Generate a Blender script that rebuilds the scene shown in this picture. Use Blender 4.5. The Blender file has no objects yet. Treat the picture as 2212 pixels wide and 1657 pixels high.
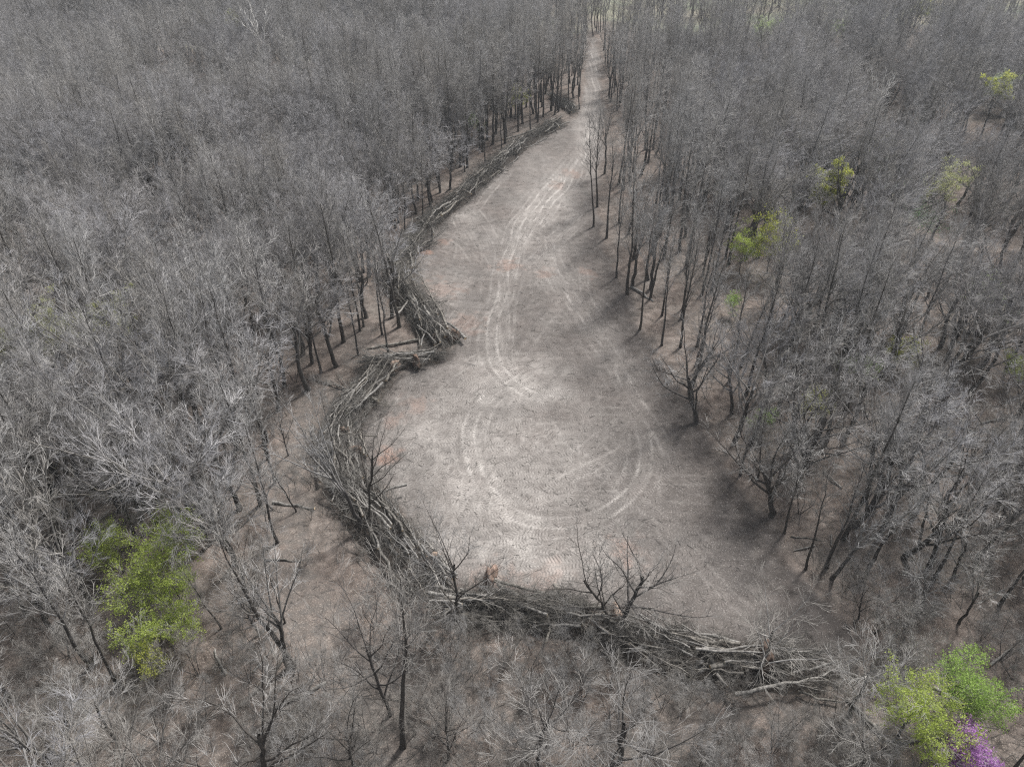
import bpy, math
import numpy as np
from mathutils import Vector, Matrix

scene = bpy.context.scene
PI = math.pi
R = math.radians

# ------------------------------------------------------------------ camera, sky, sun, exposure
CAM_H, PITCH, FPX, CX, CY = 60.0, R(38.5), 1512.0, 1106.0, 828.5      # photo measured on a 2212 x 1657 grid
cam_data = bpy.data.cameras.new("camera")
cam_data.sensor_width = 36.0
cam_data.lens = 36.0 * FPX / 2212.0
cam_data.clip_start, cam_data.clip_end = 0.5, 8000.0
cam = bpy.data.objects.new("camera", cam_data)
cam.location = (0, 0, CAM_H)
cam.rotation_euler = (PI / 2 - PITCH, 0, 0)
scene.collection.objects.link(cam)
scene.camera = cam

SUN_EL, SUN_AZ = R(52), R(38)          # azimuth measured from +y (away from the camera) towards +x
world = bpy.data.worlds.new("World")
scene.world = world
world.use_nodes = True
wn = world.node_tree
wn.nodes.clear()
sky = wn.nodes.new("ShaderNodeTexSky")
sky.sky_type = 'NISHITA'
sky.sun_disc = False
sky.sun_elevation, sky.sun_rotation = SUN_EL, SUN_AZ
sky.air_density, sky.dust_density, sky.ozone_density = 1.0, 4.0, 1.0
bg = wn.nodes.new("ShaderNodeBackground")
bg.inputs['Strength'].default_value = 0.095
wo = wn.nodes.new("ShaderNodeOutputWorld")
hs = wn.nodes.new("ShaderNodeHueSaturation")
hs.inputs['Saturation'].default_value = 0.25            # thin cloud: a milky, nearly neutral sky
wn.links.new(sky.outputs[0], hs.inputs['Color'])
wn.links.new(hs.outputs[0], bg.inputs[0])
wn.links.new(bg.outputs[0], wo.inputs[0])

sun_data = bpy.data.lights.new("sun", 'SUN')
sun_data.energy = 3.5
sun_data.angle = R(9)
sun_data.color = (1.0, 0.96, 0.91)
sun = bpy.data.objects.new("sun", sun_data)
sd = Vector((math.sin(SUN_AZ) * math.cos(SUN_EL), math.cos(SUN_AZ) * math.cos(SUN_EL), math.sin(SUN_EL)))
sun.rotation_euler = sd.to_track_quat('Z', 'Y').to_euler()
sun.location = sd * 200
scene.collection.objects.link(sun)

scene.view_settings.view_transform = 'Standard'
scene.view_settings.look = 'None'
scene.view_settings.exposure = 0.58
scene.view_settings.gamma = 1.0
scene.cycles.max_bounces = 5
scene.cycles.diffuse_bounces = 3
scene.cycles.transparent_max_bounces = 4
scene.cycles.use_denoising = False
scene.cycles.sample_clamp_indirect = 2.0
scene.cycles.sample_clamp_direct = 4.0
scene.cycles.filter_width = 1.2

# ------------------------------------------------------------------ small helpers
def ground_ray(u, v):
    a, b = (u - CX) / FPX, (CY - v) / FPX
    return np.array([a, math.cos(PITCH) + b * math.sin(PITCH), -math.sin(PITCH) + b * math.cos(PITCH)])

def at(u, v):
    """photo grid position -> where that ray meets the level ground"""
    d = ground_ray(u, v)
    t = -CAM_H / d[2]
    return np.array([d[0] * t, d[1] * t])

def at_depth(u, v, y):
    d = ground_ray(u, v)
    t = y / d[1]
    return np.array([d[0] * t, y, CAM_H + d[2] * t])

def project(x, y, z):
    dz = z - CAM_H
    f = y * math.cos(PITCH) - dz * math.sin(PITCH)
    up = y * math.sin(PITCH) + dz * math.cos(PITCH)
    return CX + FPX * x / f, CY - FPX * up / f, f

_lat = {}
def vnoise(x, y, scale, seed):
    x = np.asarray(x, float) / scale + 1000.0
    y = np.asarray(y, float) / scale + 1000.0
    if seed not in _lat:
        _lat[seed] = np.random.default_rng(seed).random((256, 256))
    L = _lat[seed]
    xi, yi = np.floor(x).astype(int), np.floor(y).astype(int)
    fx, fy = x - xi, y - yi
    fx, fy = fx * fx * (3 - 2 * fx), fy * fy * (3 - 2 * fy)
    a = L[xi % 256, yi % 256]; b = L[(xi + 1) % 256, yi % 256]
    c = L[xi % 256, (yi + 1) % 256]; d = L[(xi + 1) % 256, (yi + 1) % 256]
    return (a * (1 - fx) + b * fx) * (1 - fy) + (c * (1 - fx) + d * fx) * fy

def in_poly(x, y, poly):
    x, y = np.asarray(x), np.asarray(y)
    inside = np.zeros(x.shape, bool)
    n = len(poly)
    for i in range(n):
        x0, y0 = poly[i]; x1, y1 = poly[(i + 1) % n]
        if y0 == y1: continue
        c = ((y0 > y) != (y1 > y)) & (x < (x1 - x0) * (y - y0) / (y1 - y0) + x0)
        inside ^= c
    return inside

def seg_dist(x, y, line, closed=False):
    d = np.full(np.shape(x), 1e9)
    pts = list(line) + ([line[0]] if closed else [])
    for (x0, y0), (x1, y1) in zip(pts[:-1], pts[1:]):
        vx, vy = x1 - x0, y1 - y0
        L2 = vx * vx + vy * vy + 1e-9
        t = np.clip(((x - x0) * vx + (y - y0) * vy) / L2, 0, 1)
        d = np.minimum(d, np.hypot(x - x0 - t * vx, y - y0 - t * vy))
    return d

def smooth(a, b, v):
    t = np.clip((v - a) / (b - a), 0, 1)
    return t * t * (3 - 2 * t)

def spline(pts, step=0.25):
    """Catmull-Rom through points, resampled at even steps"""
    P = np.array(pts, float)
    P = np.vstack([2 * P[0] - P[1], P, 2 * P[-1] - P[-2]])
    out = []
    for i in range(1, len(P) - 2):
        t = np.linspace(0, 1, 24, endpoint=False)[:, None]
        p0, p1, p2, p3 = P[i - 1], P[i], P[i + 1], P[i + 2]
        out.append(0.5 * (2 * p1 + (p2 - p0) * t + (2 * p0 - 5 * p1 + 4 * p2 - p3) * t ** 2 + (-p0 + 3 * p1 - 3 * p2 + p3) * t ** 3))
    C = np.vstack(out + [P[-2][None]])
    s = np.concatenate([[0], np.cumsum(np.linalg.norm(np.diff(C, axis=0), axis=1))])
    q = np.arange(0, s[-1], step)
    return np.stack([np.interp(q, s, C[:, k]) for k in range(C.shape[1])], 1)

# ------------------------------------------------------------------ layout read from the photo
CLEAR_PX = [(1277, 85), (1290, 88), (1296, 120), (1300, 180), (1312, 250), (1300, 330), (1290, 420), (1305, 520), (1345, 610),
            (1390, 720), (1445, 790), (1500, 890), (1550, 970), (1600, 1050), (1655, 1130), (1720, 1220), (1790, 1310),
            (1850, 1390), (1870, 1430), (1790, 1460), (1650, 1470), (1500, 1450), (1400, 1400), (1300, 1345), (1150, 1330),
            (1040, 1320), (950, 1300), (900, 1200), (845, 1110), (800, 1040), (765, 960), (770, 900), (800, 850), (880, 805),
            (965, 775), (960, 730), (925, 690), (890, 630), (885, 570), (915, 510), (960, 465), (1010, 420), (1060, 375),
            (1110, 335), (1170, 285), (1240, 255), (1262, 215), (1262, 150), (1270, 110)]
CLEAR = [tuple(at(u, v)) for u, v in CLEAR_PX]
SIDE_TRACK = spline([at(u, v) for u, v in [(700, 850), (655, 930), (628, 1020), (618, 1110), (625, 1200), (640, 1290), (690, 1380), (760, 1470), (830, 1560), (890, 1680)]], 1.0)
LOW_TRACK = spline([at(u, v) for u, v in [(640, 1300), (760, 1400), (900, 1480), (1040, 1530), (1200, 1570), (1400, 1580), (1600, 1560), (1760, 1520), (1850, 1470)]], 1.0)
PILES_PX = [
    ([(1205, 270), (1150, 300), (1095, 342), (1040, 385), (995, 428), (940, 470), (895, 510)], 2.4, 1.9),
    ([(900, 515), (872, 560), (858, 610), (885, 655), (925, 700), (955, 745)], 2.5, 2.1),
    ([(955, 772), (905, 782), (850, 790), (790, 800)], 1.6, 1.4),
    ([(825, 808), (795, 845), (760, 890), (735, 945), (735, 1000), (760, 1060), (790, 1115), (840, 1170), (890, 1225), (935, 1275)], 3.0, 1.9),
    ([(955, 1325), (1050, 1320), (1150, 1335), (1250, 1350), (1330, 1370)], 2.4, 1.7),
    ([(1330, 1370), (1420, 1405), (1520, 1435), (1640, 1445), (1770, 1445)], 2.9, 1.9),
    ([(1190, 212), (1215, 222), (1238, 245)], 1.8, 1.3),
]
PILES = [(spline([at(u, v) for u, v in px], 0.5), w, h) for px, w, h in PILES_PX]
VALLEY = [tuple(at(u, v)) for u, v in [(1840, 180), (1920, 290), (1985, 390), (2060, 450), (2260, 470)]]

def gz(x, y):
    x, y = np.asarray(x, float), np.asarray(y, float)
    z = 0.7 * (vnoise(x, y, 34, 3) - 0.5) + 0.25 * (vnoise(x, y, 9, 4) - 0.5)
    z = z - 5.0 * np.exp(-(seg_dist(x, y, VALLEY) / 15.0) ** 2)
    return z

# ------------------------------------------------------------------ materials
def new_mat(name):
    m = bpy.data.materials.new(name)
    m.use_nodes = True
    nt = m.node_tree
    nt.nodes.clear()
    out = nt.nodes.new("ShaderNodeOutputMaterial")
    b = nt.nodes.new("ShaderNodeBsdfPrincipled")
    nt.links.new(b.outputs[0], out.inputs[0])
    b.inputs['Roughness'].default_value = 0.9
    b.inputs['Specular IOR Level'].default_value = 0.15
    return m, nt, b

class NT:
    def __init__(s, nt): s.nt = nt
    def n(s, t, **k):
        q = s.nt.nodes.new(t)
        for a, v in k.items(): setattr(q, a, v)
        return q
    def l(s, a, b): s.nt.links.new(a, b)
    def noise(s, vec, scale, detail=3.0, rough=0.55):
        q = s.n("ShaderNodeTexNoise"); q.inputs['Scale'].default_value = scale
        q.inputs['Detail'].default_value = detail; q.inputs['Roughness'].default_value = rough
        s.l(vec, q.inputs['Vector']); return q.outputs[0]
    def ramp(s, fac, stops):
        q = s.n("ShaderNodeValToRGB")
        e = q.color_ramp.elements
        while len(e) < len(stops): e.new(0.5)
        for i, (p, c) in enumerate(stops):
            e[i].position = p; e[i].color = (*c, 1) if len(c) == 3 else c
        s.l(fac, q.inputs[0]); return q.outputs[0]
    def rng(s, v, a, b, c=0.0, d=1.0):
        q = s.n("ShaderNodeMapRange"); q.inputs[1].default_value = a; q.inputs[2].default_value = b
        q.inputs[3].default_value = c; q.inputs[4].default_value = d
        s.l(v, q.inputs[0]); return q.outputs[0]
    def math(s, op, a, b=None):
        q = s.n("ShaderNodeMath", operation=op)
        for i, v in enumerate((a, b)):
            if v is None: continue
            if isinstance(v, (int, float)): q.inputs[i].default_value = v
            else: s.l(v, q.inputs[i])
        return q.outputs[0]
    def mix(s, fac, a, b, blend='MIX'):
        q = s.n("ShaderNodeMix", data_type='RGBA', blend_type=blend)
        for i, v in ((0, fac), (6, a), (7, b)):
            if isinstance(v, (int, float)): q.inputs[i].default_value = v
            elif isinstance(v, tuple): q.inputs[i].default_value = (*v, 1)
            else: s.l(v, q.inputs[i])
        return q.outputs[2]
    def attr(s, name):
        q = s.n("ShaderNodeAttribute"); q.attribute_name = name
        return q.outputs['Fac']

def bark_material(name, dark, light, scale=6.0, tint=0.25, rnd=True):
    m, nt, b = new_mat(name)
    t = NT(nt)
    tc = t.n("ShaderNodeTexCoord").outputs['Object']
    mp = t.n("ShaderNodeMapping"); mp.inputs['Scale'].default_value = (1, 1, 0.25); t.l(tc, mp.inputs[0])
    c = t.ramp(t.noise(mp.outputs[0], scale, 4.0), [(0.3, dark), (0.7, light)])
    if rnd:
        oi = t.n("ShaderNodeObjectInfo")
        c = t.mix(1.0, c, t.ramp(oi.outputs['Random'], [(0.0, (1 - tint, 1 - tint, 1 - tint)), (0.35, (0.95, 0.93, 0.90)), (0.7, (1.0, 1.02, 1.06)), (1.0, (1 + tint, 1 + tint, 1 + tint))]), 'MULTIPLY')
    t.l(c, b.inputs['Base Color'])
    return m

M_TRUNK = bark_material("bark", (0.048, 0.044, 0.041), (0.12, 0.112, 0.105))
M_LIMB = bark_material("limb_bark", (0.15, 0.143, 0.136), (0.30, 0.29, 0.278), 3.0, 0.3)  # paler young limb bark, also standing in for top light on the crowns
M_TWIG = bark_material("twigs", (0.29, 0.283, 0.274), (0.49, 0.480, 0.466), .5, 0.38)
M_TWIG_COOL = bark_material("twigs_cool", (0.285, 0.280, 0.284), (0.48, 0.472, 0.480), .5, 0.38)
M_DIM = bark_material("sapling_twigs", (0.19, 0.183, 0.174), (0.35, 0.34, 0.327), 1.5, 0.3)
M_PALE = bark_material("pale_bark", (0.24, 0.234, 0.225), (0.42, 0.411, 0.397), 1.2, 0.1)
M_WHITE = bark_material("white_bark", (0.62, 0.61, 0.58), (0.84, 0.83, 0.80), 1.2, 0.05)
M_LOG = bark_material("log_bark", (0.10, 0.095, 0.088), (0.30, 0.288, 0.268), 3.0, 0.35)
M_LOGTWIG = bark_material("log_twigs", (0.08, 0.076, 0.071), (0.26, 0.25, 0.233), 2.0, 0.3)
M_BRUSH = bark_material("brush_sticks", (0.055, 0.051, 0.047), (0.24, 0.23, 0.215), 0.9, 0.0, False)
M_CUT = bark_material("cut_wood", (0.50, 0.38, 0.24), (0.68, 0.56, 0.40), 8.0, 0.1)
M_ROOT = bark_material("root_soil", (0.075, 0.055, 0.045), (0.26, 0.19, 0.155), 2.2, 0.3)
M_ROOTPALE = bark_material("root_clay", (0.16, 0.12, 0.10), (0.42, 0.33, 0.27), 2.2, 0.2)
M_DARK_MOUND = bark_material("leaf_mould", (0.03, 0.026, 0.023), (0.085, 0.072, 0.063), 2.0, 0.0, False)  # near-black tone standing in for shade inside the brush piles

def leaf_material(name, a, b_, trans=0.5):
    m, nt, b = new_mat(name)
    t = NT(nt)
    tc = t.n("ShaderNodeTexCoord").outputs['Object']
    c = t.ramp(t.noise(tc, 1.1, 3.0), [(0.3, a), (0.7, b_)])
    t.l(c, b.inputs['Base Color'])
    b.inputs['Roughness'].default_value = 0.6
    tr = t.n("ShaderNodeBsdfTranslucent"); t.l(c, tr.inputs[0])
    ms = t.n("ShaderNodeMixShader"); ms.inputs[0].default_value = trans
    t.l(b.outputs[0], ms.inputs[1]); t.l(tr.outputs[0], ms.inputs[2])
    t.l(ms.outputs[0], [n for n in nt.nodes if n.type == 'OUTPUT_MATERIAL'][0].inputs[0])
    return m

M_LIME = leaf_material("lime_leaves", (0.36, 0.46, 0.10), (0.52, 0.60, 0.18))
M_YELLOW = leaf_material("yellow_green_leaves", (0.44, 0.48, 0.10), (0.58, 0.61, 0.18))
M_FRESH = leaf_material("fresh_green_leaves", (0.27, 0.42, 0.10), (0.42, 0.56, 0.17))
M_PALEGREEN = leaf_material("pale_green_buds", (0.42, 0.52, 0.27), (0.58, 0.66, 0.40))
M_CREAM = leaf_material("cream_buds", (0.38, 0.41, 0.19), (0.52, 0.54, 0.30))
M_PURPLE = leaf_material("purple_blossom", (0.48, 0.24, 0.56), (0.62, 0.36, 0.70))
M_DARKGREEN = leaf_material("dark_evergreen", (0.03, 0.06, 0.035), (0.06, 0.10, 0.06), 0.15)

# ------------------------------------------------------------------ mesh helpers
class Buf:
    """collects quads (or triangles as quads) for one mesh object, with a material slot per batch"""
    def __init__(s): s.v, s.f, s.m, s.n = [], [], [], 0
    def add(s, v, f, mi=0):
        v = np.asarray(v, np.float32).reshape(-1, 3); f = np.asarray(f, np.int64)
        s.v.append(v); s.f.append(f + s.n); s.m.append(np.full(len(f), mi, np.int32)); s.n += len(v)
    def mesh(s, name, mats, smooth_=True):
        V = np.vstack(s.v); M = np.concatenate(s.m)
        me = bpy.data.meshes.new(name)
        me.vertices.add(len(V)); me.vertices.foreach_set("co", V.ravel())
        sizes = np.concatenate([np.full(len(f), f.shape[1], np.int64) for f in s.f])
        loops = np.concatenate([f.ravel() for f in s.f])
        starts = np.concatenate([[0], np.cumsum(sizes)[:-1]])
        me.loops.add(len(loops)); me.loops.foreach_set("vertex_index", loops.astype(np.int32))
        me.polygons.add(len(sizes)); me.polygons.foreach_set("loop_start", starts.astype(np.int32))
        me.polygons.foreach_set("material_index", M)
        me.polygons.foreach_set("use_smooth", np.full(len(sizes), smooth_))
        for m in mats: me.materials.append(m)
        me.update(calc_edges=True)
        return me

def unit(a): return a / (np.linalg.norm(a, axis=-1, keepdims=True) + 1e-9)

def tubes(buf, P, rad, n, mi=0):
    """P (N,K,3) centre lines, rad (N,K)"""
    N, K, _ = P.shape
    T = np.empty_like(P)
    T[:, 1:-1] = P[:, 2:] - P[:, :-2]; T[:, 0] = P[:, 1] - P[:, 0]; T[:, -1] = P[:, -1] - P[:, -2]
    T = unit(T)
    D = unit(P[:, -1] - P[:, 0])
    ref = np.where(np.abs(D[:, 2:3]) > 0.85, np.array([[1.0, 0.13, 0]]), np.array([[0.0, 0.1, 1.0]]))
    A = unit(np.cross(T, ref[:, None, :])); B = np.cross(T, A)
    a = np.arange(n) * 2 * PI / n
    V = P[:, :, None, :] + rad[:, :, None, None] * (np.cos(a)[None, None, :, None] * A[:, :, None, :] + np.sin(a)[None, None, :, None] * B[:, :, None, :])
    i, k, j = np.meshgrid(np.arange(N), np.arange(K - 1), np.arange(n), indexing='ij')
    base = i * K * n + k * n
    j2 = (j + 1) % n
    F = np.stack([base + j, base + j2, base + n + j2, base + n + j], -1).reshape(-1, 4)
    buf.add(V, F, mi)

def cap_discs(buf, centre, axis, r, n, mi):
    """one round end cap (fan of triangles)"""
    axis = unit(np.asarray(axis, float)); ref = np.array([0.1, 0.0, 1.0]) if abs(axis[2]) < .85 else np.array([1.0, 0.1, 0])
    A = unit(np.cross(axis, ref)); B = np.cross(axis, A)
    a = np.arange(n) * 2 * PI / n
    V = np.vstack([np.asarray(centre)[None], centre + r * (np.cos(a)[:, None] * A + np.sin(a)[:, None] * B)])
    F = np.array([[0, 1 + i, 1 + (i + 1) % n] for i in range(n)])
    buf.add(V, F, mi)

def spawn(rg, P, rad, M, t0, t1, ang, length, trop, wig, K, rr, tip=0.25, lenfall=0.5, up=(0, 0, 1), rcap=9, even=False):
    """children of the centre lines P: M on each, leaving the parent at an angle, bending towards 'up'"""
    N, Kp, _ = P.shape
    if even:
        t = t0 + (t1 - t0) * (np.arange(M)[None, :] + rg.random((N, M))) / M
    else:
        t = t0 + (t1 - t0) * rg.random((N, M))
    s = t * (Kp - 1); i0 = np.clip(np.floor(s).astype(int), 0, Kp - 2); f = (s - i0)[..., None]
    idx = np.arange(N)[:, None]
    p0 = P[idx, i0] * (1 - f) + P[idx, i0 + 1] * f
    tg = unit(P[idx, i0 + 1] - P[idx, i0])
    r0 = rad[idx, i0] * (1 - f[..., 0]) + rad[idx, i0 + 1] * f[..., 0]
    rnd = unit(rg.normal(size=(N, M, 3)))
    if even:                                   # golden-angle spread round the parent
        az = (np.arange(M) * 2.4)[None, :] + rg.random((N, 1)) * 6.28 + rg.normal(size=(N, M)) * 0.35
        ref = np.where(np.abs(tg[..., 2:3]) > 0.85, np.array([1.0, 0, 0]), np.array([0, 0, 1.0]))
        A = unit(np.cross(tg, ref)); B = np.cross(tg, A)
        perp = np.cos(az)[..., None] * A + np.sin(az)[..., None] * B
    else:
        perp = unit(np.cross(tg, rnd))
    a = R(1) * (ang[0] + (ang[1] - ang[0]) * rg.random((N, M)))[..., None]
    d = (np.cos(a) * tg + np.sin(a) * perp).reshape(-1, 3)
    L = (length[0] + (length[1] - length[0]) * rg.random((N, M)))
    L = (L * (1 - lenfall * (t - t0) / max(t1 - t0, 1e-6))).reshape(-1)
    r0 = np.minimum(r0.reshape(-1) * rr, rcap)
    Q = np.empty((N * M, K, 3)); Q[:, 0] = p0.reshape(-1, 3)
    U = np.array(up, float)
    for k in range(1, K):
        Q[:, k] = Q[:, k - 1] + d * (L / (K - 1))[:, None]
        d = unit(d + trop * U + wig * rg.normal(size=d.shape))
    rr_ = r0[:, None] * np.linspace(1, tip, K)[None, :]
    return Q, rr_

# ------------------------------------------------------------------ tree kinds (each returns trunk mesh, crown mesh, twig tips)
def grow(seed, form, H=18.0, twig=M_TWIG, trunk=M_TRUNK, limbmat=None, fine=1.0, name='tree', thick=1.0):
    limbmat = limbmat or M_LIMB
    rg = np.random.default_rng(seed)
    tb, cb = Buf(), Buf()
    if form == 'sapling':
        ns = int(rg.integers(3, 7))
        base = np.zeros((ns, 5, 3))
        for i in range(ns):
            az = i * 6.28 / ns + rg.random(); sp = 0.15 + 0.35 * rg.random()
            d = np.array([math.cos(az) * sp, math.sin(az) * sp, 1.0]); p = np.array([math.cos(az) * .08, math.sin(az) * .08, -0.15])
            hh = H * (0.6 + 0.4 * rg.random())
            for k in range(5):
                base[i, k] = p; p = p + d / np.linalg.norm(d) * hh / 4; d = d + rg.normal(size=3) * 0.10
        r = np.linspace(1, 0.25, 5)[None] * (0.022 + 0.022 * rg.random((ns, 1))) * H / 6
        tubes(tb, base, r, 5)
        l2, r2 = spawn(rg, base, r, 9, 0.3, 1.0, (18, 45), (H * .16, H * .30), 0.10, 0.10, 4, 0.6, even=True)
        r2 = np.clip(r2, .006, .015)
        tubes(cb, l2, r2, 3, 0)
        l3, r3 = spawn(rg, l2, r2, 7, 0.2, 1.0, (20, 50), (H * .09, H * .16), 0.06, 0.12, 3, 0.7, rcap=.012)
        tubes(cb, l3, np.maximum(r3, 0.005), 3, 1)
        l4, r4 = spawn(rg, l3, r3, 5, 0.2, 1.0, (20, 60), (.25, .6), 0.0, 0.1, 2, 0.7, rcap=.009)
        tubes(cb, l4, np.maximum(r4, 0.0045), 3, 1)
        return tb.mesh(name + '_trunk', [trunk]), cb.mesh(name + '_crown', [limbmat or trunk, twig], False), l4[:, -1]
    # trunk centre line
    cfg = dict(
        slender=dict(top=.97, lean=.02, wob=.018, r=.0122, nl=13, t0=.42, ang=(20, 38), ll=(.14, .25), fall=.45, trop=.10, wig=.08, nb=5, nt=4, nf=2, cone=(18, 42)),
        pole=dict(top=.98, lean=.02, wob=.014, r=.0118, nl=11, t0=.52, ang=(20, 38), ll=(.12, .21), fall=.4, trop=.10, wig=.08, nb=5, nt=4, nf=2, cone=(18, 42)),
        fork=dict(top=.45, lean=.03, wob=.02, r=.0145, nl=6, t0=.62, ang=(14, 32), ll=(.42, .58), fall=.1, trop=.07, wig=.07, nb=9, nt=5, nf=3, cone=(25, 52)),
        round=dict(top=.50, lean=.03, wob=.02, r=.0160, nl=9, t0=.45, ang=(28, 60), ll=(.36, .50), fall=-.1, trop=.15, wig=.11, nb=10, nt=6, nf=3, cone=(28, 60)),
        oak=dict(top=.42, lean=.04, wob=.03, r=.0185, nl=8, t0=.36, ang=(25, 60), ll=(.40, .60), fall=-.05, trop=.12, wig=.15, nb=9, nt=5, nf=3, cone=(30, 65)),
        open=dict(top=.55, lean=.03, wob=.02, r=.0110, nl=9, t0=.35, ang=(22, 48), ll=(.34, .50), fall=.1, trop=.09, wig=.12, nb=9, nt=4, nf=3, cone=(28, 55)),
    )[form]
    K = 10
    z = np.linspace(-0.25, H * cfg['top'], K)
    th = rg.random() * 6.28
    off = np.cumsum(rg.normal(size=(K, 2)) * cfg['wob'] * H * 0.35, 0) + np.outer(np.linspace(0, 1, K) ** 1.3, [math.cos(th), math.sin(th)]) * cfg['lean'] * H
    off -= off[0]
    T = np.concatenate([off, z[:, None]], 1)[None]
    r0 = cfg['r'] * H * (0.85 + 0.3 * rg.random())
    endr = 0.12 if form in ('slender', 'pole') else 0.55
    rt = r0 * (np.linspace(1, endr, K)); rt[0] *= 1.55; rt[1] *= 1.08
    # a flared foot
    T = np.concatenate([T[:, :1], T[:, :1] * .75 + T[:, 1:2] * .25, T[:, 1:]], 1)
    rt = np.concatenate([rt[:1], [r0 * 1.15], rt[1:]])[None]
    tubes(tb, T, rt, 8)
    l1, r1 = spawn(rg, T, rt, cfg['nl'], cfg['t0'], 1.0, cfg['ang'], (cfg['ll'][0] * H, cfg['ll'][1] * H), cfg['trop'], cfg['wig'], 7, .62, tip=.16, lenfall=cfg['fall'], even=True)
    if form not in ('slender', 'pole'):
        l1[-1, :, :], r1[-1, :] = l1[-1], r1[-1]
    r1 = r1 * thick ** .5
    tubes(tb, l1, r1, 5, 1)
    l2, r2 = spawn(rg, l1, r1, cfg['nb'], .18, 1.0, cfg['cone'], (.075 * H, .15 * H), .07, .13, 4, .55, tip=.3, lenfall=.35, even=True)
    if form in ('slender', 'pole'):
        l2b, r2b = spawn(rg, T, rt, 16, .55, 1.0, (25, 50), (.05 * H, .10 * H), .08, .1, 4, .5, even=True)
        l2 = np.concatenate([l2, l2b]); r2 = np.concatenate([r2, r2b])
    r2 = np.minimum(r2, .035) * thick
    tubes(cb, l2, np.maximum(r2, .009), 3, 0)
    nt_ = max(2, int(round(cfg['nt'] * fine))); nf_ = max(2, int(round(cfg['nf'] * fine)))
    l3, r3 = spawn(rg, l2, r2, nt_, .15, 1.0, (15, 45), (.9, 1.9), .10, .10, 3, .7, tip=.45, rcap=.017)
    tubes(cb, l3, np.maximum(r3, .0085), 3, 1)
    l4, r4 = spawn(rg, l3, r3, nf_, .10, 1.0, (15, 50), (.40, .95), .08, .1, 2, .8, tip=.5, rcap=.011)
    tubes(cb, l4, np.maximum(r4, .0055), 3, 1)
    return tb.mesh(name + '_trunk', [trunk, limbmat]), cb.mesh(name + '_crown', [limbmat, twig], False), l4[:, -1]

def leaves_mesh(name, seed, tips, mat, n, size, spread, keep=None):
    """small leaf blades round twig tips"""
    rg = np.random.default_rng(seed)
    if keep is not None: tips = tips[keep(tips)]
    f_ = 2 * PI / 1.9                                # leaves open in sprays, leaving gaps between them
    cl = np.sin(tips[:, 0] * f_ + seed) * np.sin(tips[:, 1] * f_ + 2 * seed) + .8 * np.sin(tips[:, 2] * f_ * 1.2 + tips[:, 0] * 2 + 3 * seed)
    tips = tips[cl > -.15 + .35 * rg.random(len(tips))]
    c = tips[rg.integers(0, len(tips), n)] + rg.normal(size=(n, 3)) * spread
    a = unit(rg.normal(size=(n, 3)) + np.array([0, 0, .3])); b = unit(np.cross(a, rg.normal(size=(n, 3))))
    s = size * (0.6 + 0.8 * rg.random((n, 1)))
    nrm = np.cross(a, b)
    V = np.stack([c - a * s, c + b * s * .5 + nrm * s * .15, c + a * s, c - b * s * .5 + nrm * s * .15], 1)
    F = np.arange(n * 4).reshape(n, 4)
    bf = Buf(); bf.add(V, F)
    return bf.mesh(name, [mat], False)

# ------------------------------------------------------------------ object helpers
def link(o): scene.collection.objects.link(o); return o

def tag(o, label=None, cat=None, group=None, kind=None):
    if label: o['label'] = label
    if cat: o['category'] = cat
    if group: o['group'] = group
    if kind: o['kind'] = kind
    return o

def child(name, me, root, label=None):
    o = bpy.data.objects.new(name, me); o.parent = root; link(o)
    if label: o['label'] = label
    return o

def root_empty(name, loc, rot=(0, 0, 0), s=1.0):
    o = bpy.data.objects.new(name, None)
    o.empty_display_size = 0.3
    o.location = loc; o.rotation_euler = rot; o.scale = (s, s, s) if not isinstance(s, tuple) else s
    return link(o)

# ------------------------------------------------------------------ ground
def axis(lo, hi, step, far_lo, far_hi, g):
    a = list(np.arange(lo, hi + 1e-6, step))
    s, p = step, hi
    while p < far_hi: s *= g; p += s; a.append(p)
    s, p = step, lo
    b = []
    while p > far_lo: s *= g; p -= s; b.append(p)
    return np.array(b[::-1] + a)

gx = axis(-34, 36, 0.21, -2400, 2400, 1.05)
gy = axis(25, 128, 0.21, -120, 3000, 1.05)
X, Y = np.meshgrid(gx, gy, indexing='ij')
Xf, Yf = X.ravel(), Y.ravel()
rgG = np.random.default_rng(11)

wob = 2.2 * (vnoise(Xf, Yf, 5.0, 21) - .5) + 1.2 * (vnoise(Xf, Yf, 1.4, 22) - .5)
inside = in_poly(Xf, Yf, CLEAR)
dclear = seg_dist(Xf, Yf, CLEAR, True) * np.where(inside, 1, -1) + wob
a_clear = smooth(-0.6, 1.2, dclear)
dside = np.minimum(seg_dist(Xf, Yf, SIDE_TRACK[::3]), seg_dist(Xf, Yf, LOW_TRACK[::3]) * 1.1)
a_path = smooth(2.9, 1.2, dside + wob * .8)
pile_d = np.full(Xf.shape, 1e9)
for c, w, h in PILES: pile_d = np.minimum(pile_d, seg_dist(Xf, Yf, c[::4]) - w)

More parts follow.
